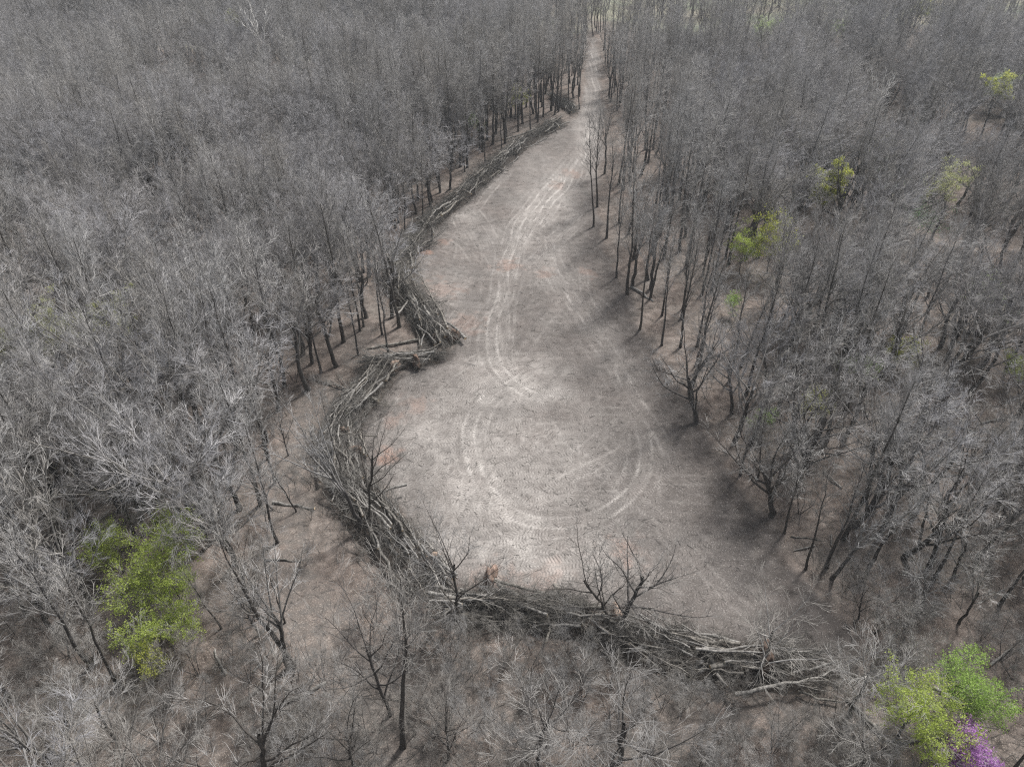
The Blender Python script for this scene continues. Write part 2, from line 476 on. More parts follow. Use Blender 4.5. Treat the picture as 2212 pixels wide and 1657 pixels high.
# dusty dry wheel ways and darker churned strip along the right edge
DUST_PX = [
    ([(1283, 90), (1283, 150), (1292, 215), (1280, 280), (1255, 340), (1220, 400), (1180, 450), (1140, 500)], 1.2, .85),
    ([(1270, 300), (1240, 350), (1180, 410), (1130, 470), (1100, 540), (1085, 620), (1068, 700), (1062, 770), (1095, 815), (1150, 850), (1210, 870)], .75, .9),
    ([(1150, 470), (1125, 530), (1100, 600), (1088, 690), (1085, 770)], .4, .6),
    ([(1165, 780), (1120, 815), (1065, 850), (1030, 890), (1010, 940), (1015, 990), (1035, 1035), (1075, 1080), (1130, 1120), (1200, 1135), (1280, 1125), (1340, 1085), (1385, 1030), (1398, 970), (1385, 910)], .75, .75),
    ([(1180, 500), (1195, 570), (1225, 630), (1265, 680), (1310, 750), (1350, 820), (1390, 890), (1430, 960), (1470, 1040)], 1.1, .8),
    ([(1250, 560), (1270, 640), (1315, 720), (1375, 810), (1420, 880)], .5, .5),
    ([(1110, 830), (1160, 845), (1230, 850), (1290, 840)], .9, .7),
    ([(1255, 940), (1265, 1020), (1280, 1090)], .35, .22),
    ([(1190, 1140), (1120, 1110), (1060, 1050), (1000, 1130), (960, 1180)], .5, .5),
    ([(1400, 1100), (1450, 1150), (1520, 1230), (1600, 1310), (1700, 1390)], 1.6, .45),
    ([(1000, 430), (1050, 480), (1075, 540), (1080, 610)], .3, .5), ([(985, 470), (1030, 500), (1060, 560), (1070, 620)], .3, .45),
    ([(950, 500), (1000, 530), (1040, 580)], .3, .4),
    ([(860, 870), (960, 850), (1060, 840)], .6, .35), ([(830, 930), (940, 940), (1020, 935)], .5, .3),
    ([(900, 1040), (1000, 1060), (1100, 1150), (1150, 1200)], .7, .35),
    ([(1050, 1200), (1150, 1230), (1280, 1210), (1380, 1170)], .9, .4),
]
for k in range(90):                                    # many fainter old passes
    u, v = rgG.uniform(860, 1480), 420 + 850 * rgG.random() ** .8
    L_, bend, sl = rgG.uniform(60, 220), rgG.normal(0, 60), rgG.normal(0, .5) + (u - 1150) / 700
    if rgG.random() < .25: DUST_PX.append(([(u - L_, v + bend * .2), (u, v), (u + L_, v + bend * .25)], .3, rgG.uniform(.12, .32)))
    else: DUST_PX.append(([(u - sl * L_ + bend * .4, v - L_ * .8), (u, v), (u + sl * L_ + bend * .4, v + L_ * .8)], .3, rgG.uniform(.15, .42)))
for k in range(9): DUST_PX.append(([(960 + 14 * k, 455 + 5 * k - 30), (1005 + 11 * k, 505 + 4 * k), (1030 + 7 * k, 570)], .3, .42 - .02 * k))
a_dust = np.zeros(Xf.shape)
near = (Yf < 330) & (np.abs(Xf) < 60)
ni = np.where(near)[0]
nx, ny = Xf[ni], Yf[ni]
for px, w, s in DUST_PX:
    c0 = spline([at(u, v) for u, v in px], .8)
    nor_ = unit(np.gradient(c0, axis=0))[:, ::-1] * np.array([-1, 1])
    for off_, k_ in ((0, 1.0), (1.25, .50), (-1.1, .45), (2.3, .30), (-2.4, .22)):
        if w < .6 and off_: continue
        c = c0 + nor_ * (off_ + .25 * np.sin(np.arange(len(c0)) * .28 + off_))[:, None]
        pad = max(1.6, w * 3)
        sub = np.where((nx > c[:, 0].min() - pad) & (nx < c[:, 0].max() + pad) & (ny > c[:, 1].min() - pad) & (ny < c[:, 1].max() + pad))[0]
        for ch in np.array_split(sub, max(1, len(sub) // 30000)):
            if len(ch) == 0: continue
            D = (nx[ch][:, None] - c[None, :, 0]) ** 2 + (ny[ch][:, None] - c[None, :, 1]) ** 2
            j = D.argmin(1); d = np.sqrt(D[np.arange(len(ch)), j])
            ends = np.clip(np.minimum(j, len(c) - 1 - j) / 6.0, 0, 1)
            wear = .15 + 1.2 * vnoise(nx[ch], ny[ch], 1.9, 36 + int(off_ * 4) % 7)
            g = s * k_ * ends * np.maximum(np.exp(-(np.abs(d - .78) / .22) ** 2) * wear, (.32 if off_ == 0 else 0) * np.exp(-(d / (w * 1.7)) ** 2))
            np.maximum.at(a_dust, ni[ch], g)
a_dust *= (0.40 + .60 * vnoise(Xf, Yf, 2.3, 31) + .35 * vnoise(Xf, Yf, .7, 32)) * .82
a_way = a_dust.copy(); a_dust = np.zeros(Xf.shape)
for u, v, ru, rv, s in [(1030, 1010, 270, 190, .40), (1080, 1190, 300, 110, .50), (1090, 840, 200, 80, .36), (1180, 470, 90, 170, .25), (1260, 250, 40, 120, .30), (960, 660, 70, 110, .15)]:
    p = at(u, v); px_ = abs(at(u + ru, v)[0] - p[0]); py_ = .5 * abs(at(u, v - rv)[1] - at(u, v + rv)[1])
    q = np.hypot((Xf - p[0]) / px_, (Yf - p[1]) / py_)
    a_dust = np.maximum(a_dust, s * smooth(1.15, .35, q + .5 * (vnoise(Xf, Yf, 5, 33) - .5)) * (.25 + .75 * vnoise(Xf, Yf, 1.6, 34) + .55 * (vnoise(Xf, Yf, .6, 35) - .3)))
a_dust = np.clip(a_dust * .95 + a_way * .85, 0, 1)
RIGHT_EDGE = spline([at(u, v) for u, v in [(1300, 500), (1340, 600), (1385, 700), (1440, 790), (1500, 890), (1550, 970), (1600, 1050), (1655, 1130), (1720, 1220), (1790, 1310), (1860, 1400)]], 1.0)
a_darken = np.zeros(Xf.shape)  # darker ground: right edge strip, near foot of the long pile, beneath piles
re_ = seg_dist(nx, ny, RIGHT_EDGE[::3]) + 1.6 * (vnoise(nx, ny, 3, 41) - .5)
a_darken[ni] = np.maximum(np.exp(-((re_ - 1.2) / 4.2) ** 2), .55 * np.exp(-(re_ / 9.0) ** 2))
LOW_SHADE = spline([at(u, v) for u, v in [(1480, 1490), (1600, 1500), (1720, 1500), (1830, 1520), (1760, 1560)]], 1.0)
a_darken[ni] = np.maximum(a_darken[ni], .9 * np.exp(-(seg_dist(nx, ny, LOW_SHADE[::3]) / 1.9) ** 2))  # shade of the long pile painted on the ground at its near foot
a_darken[ni] = np.maximum(a_darken[ni], .8 * smooth(1.0, -0.6, pile_d[ni]))  # ground darkened beneath and just around every pile
a_darken *= 0.6 + 0.6 * vnoise(Xf, Yf, 1.7, 42)
a_clay = np.zeros(Xf.shape)
for u, v, r, s in [(838, 985, 2.0, 1.0), (925, 545, 1.0, .9), (1350, 1185, 2.4, .55), (1100, 572, 2.6, .6), (1235, 375, 2.6, .5), (1205, 400, 1.8, .45), (960, 520, 1.6, .5), (900, 870, 2.0, .4), (1180, 590, 2.0, .4), (1270, 590, 2.2, .4), (950, 620, 3.5, .35), (1060, 1250, 2.6, .45), (1180, 1245, 2.6, .4), (850, 905, 1.6, .5), (760, 1510, 1.4, .45), (1000, 700, 3.2, .35)]:
    p = at(u, v)
    dd = np.hypot(Xf - p[0], Yf - p[1]) + r * 1.1 * (vnoise(Xf, Yf, 0.8, 51) - .5) + r * .8 * (vnoise(Xf, Yf, 2.5, 52) - .5)
    a_clay = np.maximum(a_clay, s * smooth(r * 1.15, r * .2, dd))
a_field = np.zeros(Xf.shape)
dist = np.hypot(Xf, Yf)
FIELDS = [(at(1560, 25), 75, 50), (at(2060, 0), 130, 60), (at(440, 97), 22, 8), (at(90, 70), 20, 8), (at(1160, 55), 26, 18), (at(690, 122), 10, 6)]
for p, rx, ry in FIELDS:
    q = np.hypot((Xf - p[0]) / rx, (Yf - p[1]) / ry) + .5 * (vnoise(Xf, Yf, 18, 61) - .5)
    a_field = np.maximum(a_field, smooth(1.1, .75, q))
a_field = np.maximum(a_field, smooth(430, 520, Yf + 60 * (vnoise(Xf, Yf, 120, 62) - .5)))

# tracked-machine passes: 'phase' counts metres along the pass so that the grousers run across it
phase = (Xf * .35 + Yf * 1.0)
tread = np.zeros(Xf.shape)
passes = [spline([at(u, v) for u, v in px], .3) for px, w, s in DUST_PX[:9]]
for k in range(420):
    u, v = rgG.uniform(800, 1620), 300 + 1050 * rgG.random() ** .7
    p = at(u, v)
    if not in_poly(np.array([p[0]]), np.array([p[1]]), CLEAR)[0]: continue
    th = rgG.normal(0, .28) + (PI / 2 * (rgG.random() < .25)); L = rgG.uniform(8, 24); cv = rgG.normal(0, .05)
    s = np.arange(-L / 2, L / 2, .4)
    passes.append(np.stack([p[0] + s * math.cos(th) - cv * s * s * math.sin(th) * .5, p[1] + s * math.sin(th) + cv * s * s * math.cos(th) * .5], 1))
order = rgG.permutation(len(passes))
passes.append(spline([tuple(q) for q in SIDE_TRACK[::4]], .4)); passes.append(spline([tuple(q) for q in LOW_TRACK[::4]], .4))
order = [len(passes) - 2, len(passes) - 1] + list(order)
for q in order:
    c = passes[q]
    m = (nx > c[:, 0].min() - 1.5) & (nx < c[:, 0].max() + 1.5) & (ny > c[:, 1].min() - 1.5) & (ny < c[:, 1].max() + 1.5) & (ny < 130)
    ii = np.where(m)[0]
    if len(ii) == 0: continue
    for ch in np.array_split(ii, max(1, len(ii) // 20000)):
        d2 = (nx[ch][:, None] - c[None, :, 0]) ** 2 + (ny[ch][:, None] - c[None, :, 1]) ** 2
        j = d2.argmin(1)
        j = np.clip(j, 1, len(c) - 2)
        tg = unit(c[j + 1] - c[j - 1])
        rel = np.stack([nx[ch], ny[ch]], 1) - c[j]
        along = (rel * tg).sum(1); across = rel[:, 1] * tg[:, 0] - rel[:, 0] * tg[:, 1]
        w = np.abs(np.abs(across) - .78)
        hit = (w < .30) & (np.abs(along) < .5)
        g = ni[ch[hit]]
        stp = np.linalg.norm(c[1] - c[0])
        phase[g] = (j[hit] * stp + along[hit]) + 0.35 * np.abs(across[hit])
        tread[g] = np.maximum(smooth(.30, .20, w[hit]), 0)
tread *= np.maximum(a_clear, a_path * .6)

Z = gz(Xf, Yf)
Z += a_clear * .07 * (vnoise(Xf, Yf, 1.1, 71) - .5) + a_clear * .05 * (vnoise(Xf, Yf, .5, 72) - .5) - tread * .006
Z += (1 - a_clear) * .10 * (vnoise(Xf, Yf, .8, 73) - .5)
Z += .25 * np.exp(-((seg_dist(Xf, Yf, RIGHT_EDGE[::4]) - .6) / .7) ** 2) * (Yf < 200) * (vnoise(Xf, Yf, 1.2, 74))
nxg, nyg = X.shape
ii, jj = np.meshgrid(np.arange(nxg - 1), np.arange(nyg - 1), indexing='ij')
b0 = ii * nyg + jj
F = np.stack([b0, b0 + nyg, b0 + nyg + 1, b0 + 1], -1).reshape(-1, 4)

mg, nt, bs = new_mat("forest_ground")
t = NT(nt)
pos = t.n("ShaderNodeNewGeometry").outputs['Position']
n_big = t.noise(pos, .12, 4); n_mid = t.noise(pos, .9, 4); n_fine = t.noise(pos, 6.0, 3, .65); n_grit = t.noise(pos, 22.0, 2, .7)
# leaf litter in the wood
litter = t.ramp(n_mid, [(.30, (.085, .070, .062)), (.55, (.165, .137, .122)), (.75, (.26, .220, .198))])
litter = t.mix(t.rng(n_big, .35, .7), litter, t.ramp(n_mid, [(.3, (.10, .091, .084)), (.7, (.205, .188, .174))]))
vor = t.n("ShaderNodeTexVoronoi", voronoi_dimensions='3D'); vor.inputs['Scale'].default_value = 11.0
t.l(pos, vor.inputs['Vector'])
vcol = t.n("ShaderNodeSeparateColor"); t.l(vor.outputs['Color'], vcol.inputs[0])
fleck = t.math('MULTIPLY', t.rng(vor.outputs['Distance'], .48, .30), t.rng(vcol.outputs[0], .62, .80))
darkfleck = t.math('MULTIPLY', t.rng(vor.outputs['Distance'], .55, .3), t.rng(vcol.outputs[1], .60, .85))
litter = t.mix(t.math('MULTIPLY', darkfleck, .75), litter, (.055, .042, .035))
litter = t.mix(t.math('MULTIPLY', fleck, .75), litter, t.ramp(vcol.outputs[2], [(0, (.28, .21, .165)), (.6, (.36, .30, .255)), (1, (.55, .51, .46))]))
# scraped soil
soil = t.ramp(n_mid, [(.28, (.105, .097, .092)), (.5, (.175, .162, .154)), (.75, (.25, .234, .224))])
soil = t.mix(t.rng(n_big, .4, .65, 0, .6), soil, t.ramp(n_mid, [(.3, (.145, .127, .118)), (.7, (.25, .220, .206))]))
n_scuff = t.noise(pos, .45, 5, .62)
soil = t.mix(t.rng(n_scuff, .48, .66, 0, .55), soil, (.095, .088, .084))
soil = t.mix(t.rng(n_grit, .48, .62, 0, .72), soil, (.075, .068, .063))
soil = t.mix(t.rng(n_fine, .55, .72, 0, .5), soil, (.13, .115, .105))
vor2 = t.n("ShaderNodeTexVoronoi", voronoi_dimensions='3D'); vor2.inputs['Scale'].default_value = 9.0
t.l(pos, vor2.inputs['Vector'])
v2c = t.n("ShaderNodeSeparateColor"); t.l(vor2.outputs['Color'], v2c.inputs[0])
chip = t.math('MULTIPLY', t.rng(vor2.outputs['Distance'], .40, .26), t.rng(v2c.outputs[0], .80, .92))
dust = t.attr('dust')
dustm = t.math('MULTIPLY', dust, t.rng(n_fine, .30, .62, .5, 1.1))
soil = t.mix(t.math('MINIMUM', dustm, .92), soil, (.55, .523, .498))
soil = t.mix(t.math('MULTIPLY', t.attr('darken'), .9), soil, t.ramp(n_mid, [(.3, (.055, .049, .046)), (.7, (.115, .103, .097))]))
clay = t.attr('clay')
soil = t.mix(t.math('MULTIPLY', clay, t.rng(n_fine, .35, .65, .10, .62)), soil, (.42, .235, .17))
ph = t.attr('phase'); tr = t.attr('tread')
wave = t.math('SINE', t.math('MULTIPLY', ph, 2 * PI / .36))
groove = t.math('MULTIPLY', tr, t.rng(wave, -.2, .7))
soil = t.mix(t.math('MULTIPLY', groove, t.rng(n_mid, .3, .60, .06, .62)), soil, (.085, .077, .073))
soil = t.mix(t.math('MULTIPLY', chip, .6), soil, (.50, .475, .45))
clear_f = t.attr('clear')
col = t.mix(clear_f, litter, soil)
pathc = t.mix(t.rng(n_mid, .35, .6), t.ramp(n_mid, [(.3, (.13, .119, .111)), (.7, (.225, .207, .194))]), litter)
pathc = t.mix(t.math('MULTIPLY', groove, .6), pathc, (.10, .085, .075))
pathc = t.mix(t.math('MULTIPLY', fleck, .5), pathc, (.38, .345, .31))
pathc = t.mix(t.math('MULTIPLY', t.attr('darken'), .6), pathc, (.11, .095, .085))
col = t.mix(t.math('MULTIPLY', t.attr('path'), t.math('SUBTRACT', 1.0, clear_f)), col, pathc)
fieldc = t.ramp(t.noise(pos, .03, 4), [(.35, (.27, .24, .20)), (.5, (.25, .25, .19)), (.65, (.21, .25, .18))])
col = t.mix(t.attr('field'), col, fieldc)
t.l(col, bs.inputs['Base Color'])
bs.inputs['Roughness'].default_value = 1.0
bs.inputs['Specular IOR Level'].default_value = 0.05
bmp = t.n("ShaderNodeBump"); bmp.inputs['Strength'].default_value = .45; bmp.inputs['Distance'].default_value = .10
hsum = t.math('ADD', t.math('MULTIPLY', n_fine, .9), t.math('MULTIPLY', groove, -.4))
t.l(hsum, bmp.inputs['Height']); t.l(bmp.outputs[0], bs.inputs['Normal'])

bf = Buf(); bf.add(np.stack([Xf, Yf, Z], 1), F)
me = bf.mesh('ground', [mg])
for nm, a in (('clear', a_clear), ('dust', a_dust), ('darken', a_darken), ('clay', a_clay), ('path', a_path), ('field', a_field), ('phase', phase), ('tread', tread)):
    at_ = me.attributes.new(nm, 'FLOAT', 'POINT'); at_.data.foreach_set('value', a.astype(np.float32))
tag(link(bpy.data.objects.new('ground', me)), kind='structure')

# ------------------------------------------------------------------ tree prototypes
PROTO = {}
def proto(kind, n, form, H, seed, **k):
    PROTO[kind] = [grow(seed + i, form, H, name=kind, **k) + (H,) for i in range(n)]
proto('slender', 6, 'slender', 18, 100)
proto('pole', 4, 'pole', 18, 130)
proto('fork', 5, 'fork', 18, 160, twig=M_TWIG)
proto('round', 6, 'round', 17, 200, twig=M_TWIG_COOL)
proto('oak', 4, 'oak', 17, 240, limbmat=M_TRUNK)
proto('open', 5, 'open', 14, 280, twig=M_DIM, limbmat=M_TRUNK)
proto('sapling', 8, 'sapling', 6, 320, twig=M_DIM, limbmat=M_DIM)
proto('pale', 3, 'fork', 19, 360, twig=M_PALE, trunk=M_WHITE, limbmat=M_WHITE, thick=2.0)
proto('paleoak', 3, 'open', 12, 380, twig=M_PALE, limbmat=M_PALE)

def plant(name, kind, idx, x, y, H, rz, lean=0.0, label=None, cat='tree', group=None, lean_y=0.0, squash=1.0):
    tr, cr, tips, H0 = PROTO[kind][idx % len(PROTO[kind])]
    s = H / H0
    o = root_empty(name, (x, y, float(gz(x, y))), (0, 0, 0), 1.0)
    o.matrix_world = Matrix.Translation(o.location) @ Matrix.Rotation(lean, 4, 'Y') @ Matrix.Rotation(lean_y, 4, 'X') @ Matrix.Rotation(rz, 4, 'Z') @ Matrix.Diagonal((s * squash, s * squash, s, 1))
    child('trunk', tr, o); child('crown', cr, o)
    tag(o, label, cat, group)
    return o

rgT = np.random.default_rng(5)
bare_n = 0
# ---- trees one can point to: base and top read from the photo
FEATURE = [
    # kind, idx, base, top, squash, label
    ('open', 0, (996, 1344), (971, 1095), 1.0, 'slim forked bare tree standing alone in the brush pile at the clearing edge'),
    ('open', 1, (1316, 1352), (1225, 1180), 1.35, 'bare tree leaning over the clearing from the pile, smaller half of a spreading pair'),
    ('open', 2, (1338, 1362), (1400, 1165), 1.45, 'spreading bare tree, wider half of the pair rising from the brush pile'),
    ('pole', 0, (871, 1615), (861, 1231), .9, 'tall straight dark tree with low side limbs in front of the brush piles'),
    ('open', 3, (844, 1545), (730, 1225), .8, 'tall bare tree leaning away beside the tall straight dark one'),
    ('open', 4, (768, 1660), (735, 1490), .9, 'short crooked dark tree at the very edge of the worn track'),
    ('open', 1, (1168, 1665), (1181, 1450), 1.1, 'fan shaped many stemmed tree in front of the long brush pile'),
    ('open', 0, (1318, 1665), (1360, 1462), 1.5, 'broad twiggy tree in front of the long brush pile'),
    ('open', 2, (971, 1640), (978, 1485), .9, 'small thin tree between the tall dark tree and the fan shaped one'),
    ('pole', 1, (1739, 1234), (1800, 1010), .9, 'dark bent trunk nearest the lower clearing edge by two fallen branches'),
    ('slender', 0, (1784, 1229), (1880, 990), .9, 'dark curved trunk second from the lower clearing edge'),
    ('fork', 0, (1795, 1254), (1960, 1040), .9, 'thick trunk sweeping sideways beyond the two bent ones'),
    ('fork', 1, (1876, 1227), (1990, 1000), .9, 'thick dark upright trunk beyond the sweeping one'),
    ('slender', 1, (1692, 1157), (1725, 960), .9, 'slim tree at the clearing edge above the bent trunks'),
    ('open', 3, (1852, 1341), (1876, 1220), 1.0, 'short crooked tree where the clearing track leaves into the wood'),
    ('fork', 2, (2069, 1351), (2160, 1180), .9, 'stout tree above the fresh green leaved tree'),
    ('oak', 1, (577, 1690), (560, 1440), .95, 'big wide limbed dark tree at the bottom of the photo with a long low limb'),
    ('open', 4, (564, 1371), (470, 1215), 1.0, 'leaning tree with pale crown beside the lime green shrubs'),
    ('slender', 2, (480, 1361), (395, 1225), .9, 'leaning slim trunk crossing the lime green shrubs'),
    ('pole', 2, (617, 1348), (565, 1190), .7, 'thin sapling like trunk at the edge of the worn track'),
    ('open', 0, (567, 1304), (500, 1180), .9, 'small curved dark tree just above the leaning pale crowned one'),
    ('slender', 3, (601, 1174), (520, 900), .9, 'tall straight tree closest to the upper bend of the worn track'),
    ('fork', 3, (197, 1194), (60, 990), .9, 'thick straight dark trunk just above the lime green shrubs'),
    ('slender', 4, (137, 1211), (60, 1060), .9, 'slimmer trunk left of the thick one above the lime green shrubs'),
    ('fork', 4, (57, 1324), (-60, 1150), .9, 'stout dark trunk near the photo edge left of the lime green shrubs'),
    ('slender', 1, (494, 1000), (425, 800), .9, 'dark trunk rising from open litter above the worn track, first of three'),
    ('slender', 5, (581, 990), (520, 780), .9, 'dark trunk rising from open leaf litter above the worn track, middle of three'),
    ('open', 2, (624, 984), (600, 860), .8, 'short bent trunk in open leaf litter, last of three above the worn track'),
    ('pole', 3, (694, 807), (640, 600), .9, 'slim dark trunk left of the horizontal fallen logs'),
    ('slender', 0, (427, 1054), (370, 850), .9, 'slim trunk standing below the three trunks in open litter'),
    ('slender', 2, (594, 1044), (540, 830), .9, 'trunk at the upper end of the worn track'),
    ('pole', 0, (1048, 352), (1040, 205), .9, 'tall dark trunk behind the far brush pile, nearest its middle'),
    ('pole', 1, (1004, 370), (990, 215), .9, 'tall dark trunk behind the far brush pile, left of its middle'),
    ('pole', 2, (1146, 284), (1140, 130), .9, 'tall double looking trunk behind the upper end of the far brush pile'),
    ('pole', 3, (1085, 334), (1078, 190), .8, 'thin dark trunk behind the far brush pile'),
    ('slender', 3, (876, 507), (862, 330), .9, 'tall trunk at the bend where far and middle brush piles meet'),
    ('slender', 4, (913, 474), (905, 310), .9, 'second tall trunk at the bend of the far brush pile'),
    ('pole', 0, (1230, 232), (1222, 95), .8, 'slim trunk standing over the small brush heap at the far end'),
    ('pole', 2, (1252, 236), (1246, 100), .8, 'slim trunk nearest the narrow track past the small brush heap'),
    ('pole', 1, (1282, 489), (1270, 250), .85, 'tall thin forked trunk first along the far clearing edge'),
    ('slender', 5, (1290, 447), (1290, 240), .9, 'tall trunk just behind the first thin trunk on the far clearing edge'),
    ('pole', 3, (1310, 516), (1322, 290), .9, 'dark straight trunk below the first thin trunk on the clearing edge'),
    ('pole', 0, (1337, 483), (1350, 280), .9, 'straight trunk set back behind the first trunks of the clearing edge'),
    ('fork', 0, (1368, 560), (1400, 330), .9, 'thick trunk set back from the upper clearing edge'),
    ('slender', 0, (1355, 635), (1368, 380), .95, 'dark double trunk beside a pale fallen log on the clearing edge'),
    ('pole', 1, (1382, 714), (1410, 450), .9, 'straight dark trunk on the clearing edge below the pale fallen log'),
    ('pole', 2, (1429, 748), (1450, 520), .85, 'slim trunk behind the straight dark one on the clearing edge'),
    ('slender', 1, (1469, 752), (1510, 500), .9, 'trunk above the big spreading oak on the clearing edge'),
    ('pole', 3, (1332, 598), (1345, 400), .85, 'slender trunk on the upper clearing edge above the pale log'),
    ('slender', 2, (841, 768), (800, 540), .9, 'tall trunk standing among the horizontal fallen logs'),
    ('pole', 0, (786, 708), (755, 500), .9, 'trunk in the small bare patch behind the middle brush pile, upper one'),
    ('pole', 2, (778, 718), (740, 505), .9, 'trunk in the small bare patch behind the middle brush pile, lower one'),
    ('pole', 1, (826, 724), (800, 500), .9, 'pair like trunk nearest the middle brush pile'),
    ('slender', 4, (774, 768), (735, 560), .9, 'dark trunk at the tip of the horizontal fallen logs'),
    ('open', 0, (794, 1135), (815, 845), .7, 'thin lone tree with one long side limb rising through the brush pile'),
    ('oak', 0, (1505, 917), (1520, 690), 1.1, 'big spreading oak with heavy low limbs on the clearing edge'),
    ('fork', 1, (1598, 1032), (1620, 860), .9, 'stout upright trunk on the clearing edge below the big oak'),
    ('oak', 2, (1662, 1116), (1675, 880), 1.0, 'thick upright trunk with two arching limbs below the big oak'),
    ('slender', 3, (1635, 1040), (1665, 850), .8, 'slim trunk between the two stout ones below the big oak'),
    ('fork', 2, (1985, 940), (2040, 690), 1.1, 'tall heavy forked trunk deep in the wood beyond the big oak'),
    ('slender', 5, (1722, 850), (1755, 680), .9, 'dark leaning trunk just beyond the big oak'),
    ('slender', 0, (1866, 862), (1935, 680), .9, 'long dark leaning trunk beside a small lime green bush'),
    ('fork', 0, (1281, 80), (1278, -34), .9, 'bare tree closing the far end of the track, nearest its left side'),
    ('slender', 2, (1292, 74), (1294, -40), .9, 'bare tree closing the far end of the track, nearest its right side'),
    ('fork', 3, (1286, 62), (1284, -50), .9, 'bare tree behind the pair that closes the far end of the track'),
    ('round', 1, (1302, 66), (1306, -40), .9, 'round crowned bare tree over the far end of the track'),
    ('round', 3, (1270, 64), (1266, -44), .9, 'round crowned bare tree just left of the far end of the track'),
    ('fork', 4, (787, 1146), (650, 830), .8, 'thick trunk leaning out of the left brush pile over the worn track'),
    ('slender', 3, (742, 1040), (690, 830), .7, 'slim trunk rising through the upper part of the left brush pile'),
]
placed = []
for kind, idx, b, tp, sq, label in FEATURE:
    p = at(*b)
    top = at_depth(tp[0], tp[1], p[1])
    z0 = float(gz(*p))
    H = top[2] - z0
    lean = math.atan2(top[0] - p[0], H)
    Ht = math.hypot(H, top[0] - p[0])
    plant('bare_tree', kind, idx, p[0], p[1], Ht, rgT.random() * 6.28, lean, label, 'tree', 'bare trees round the clearing', squash=sq)
    placed.append(p); bare_n += 1

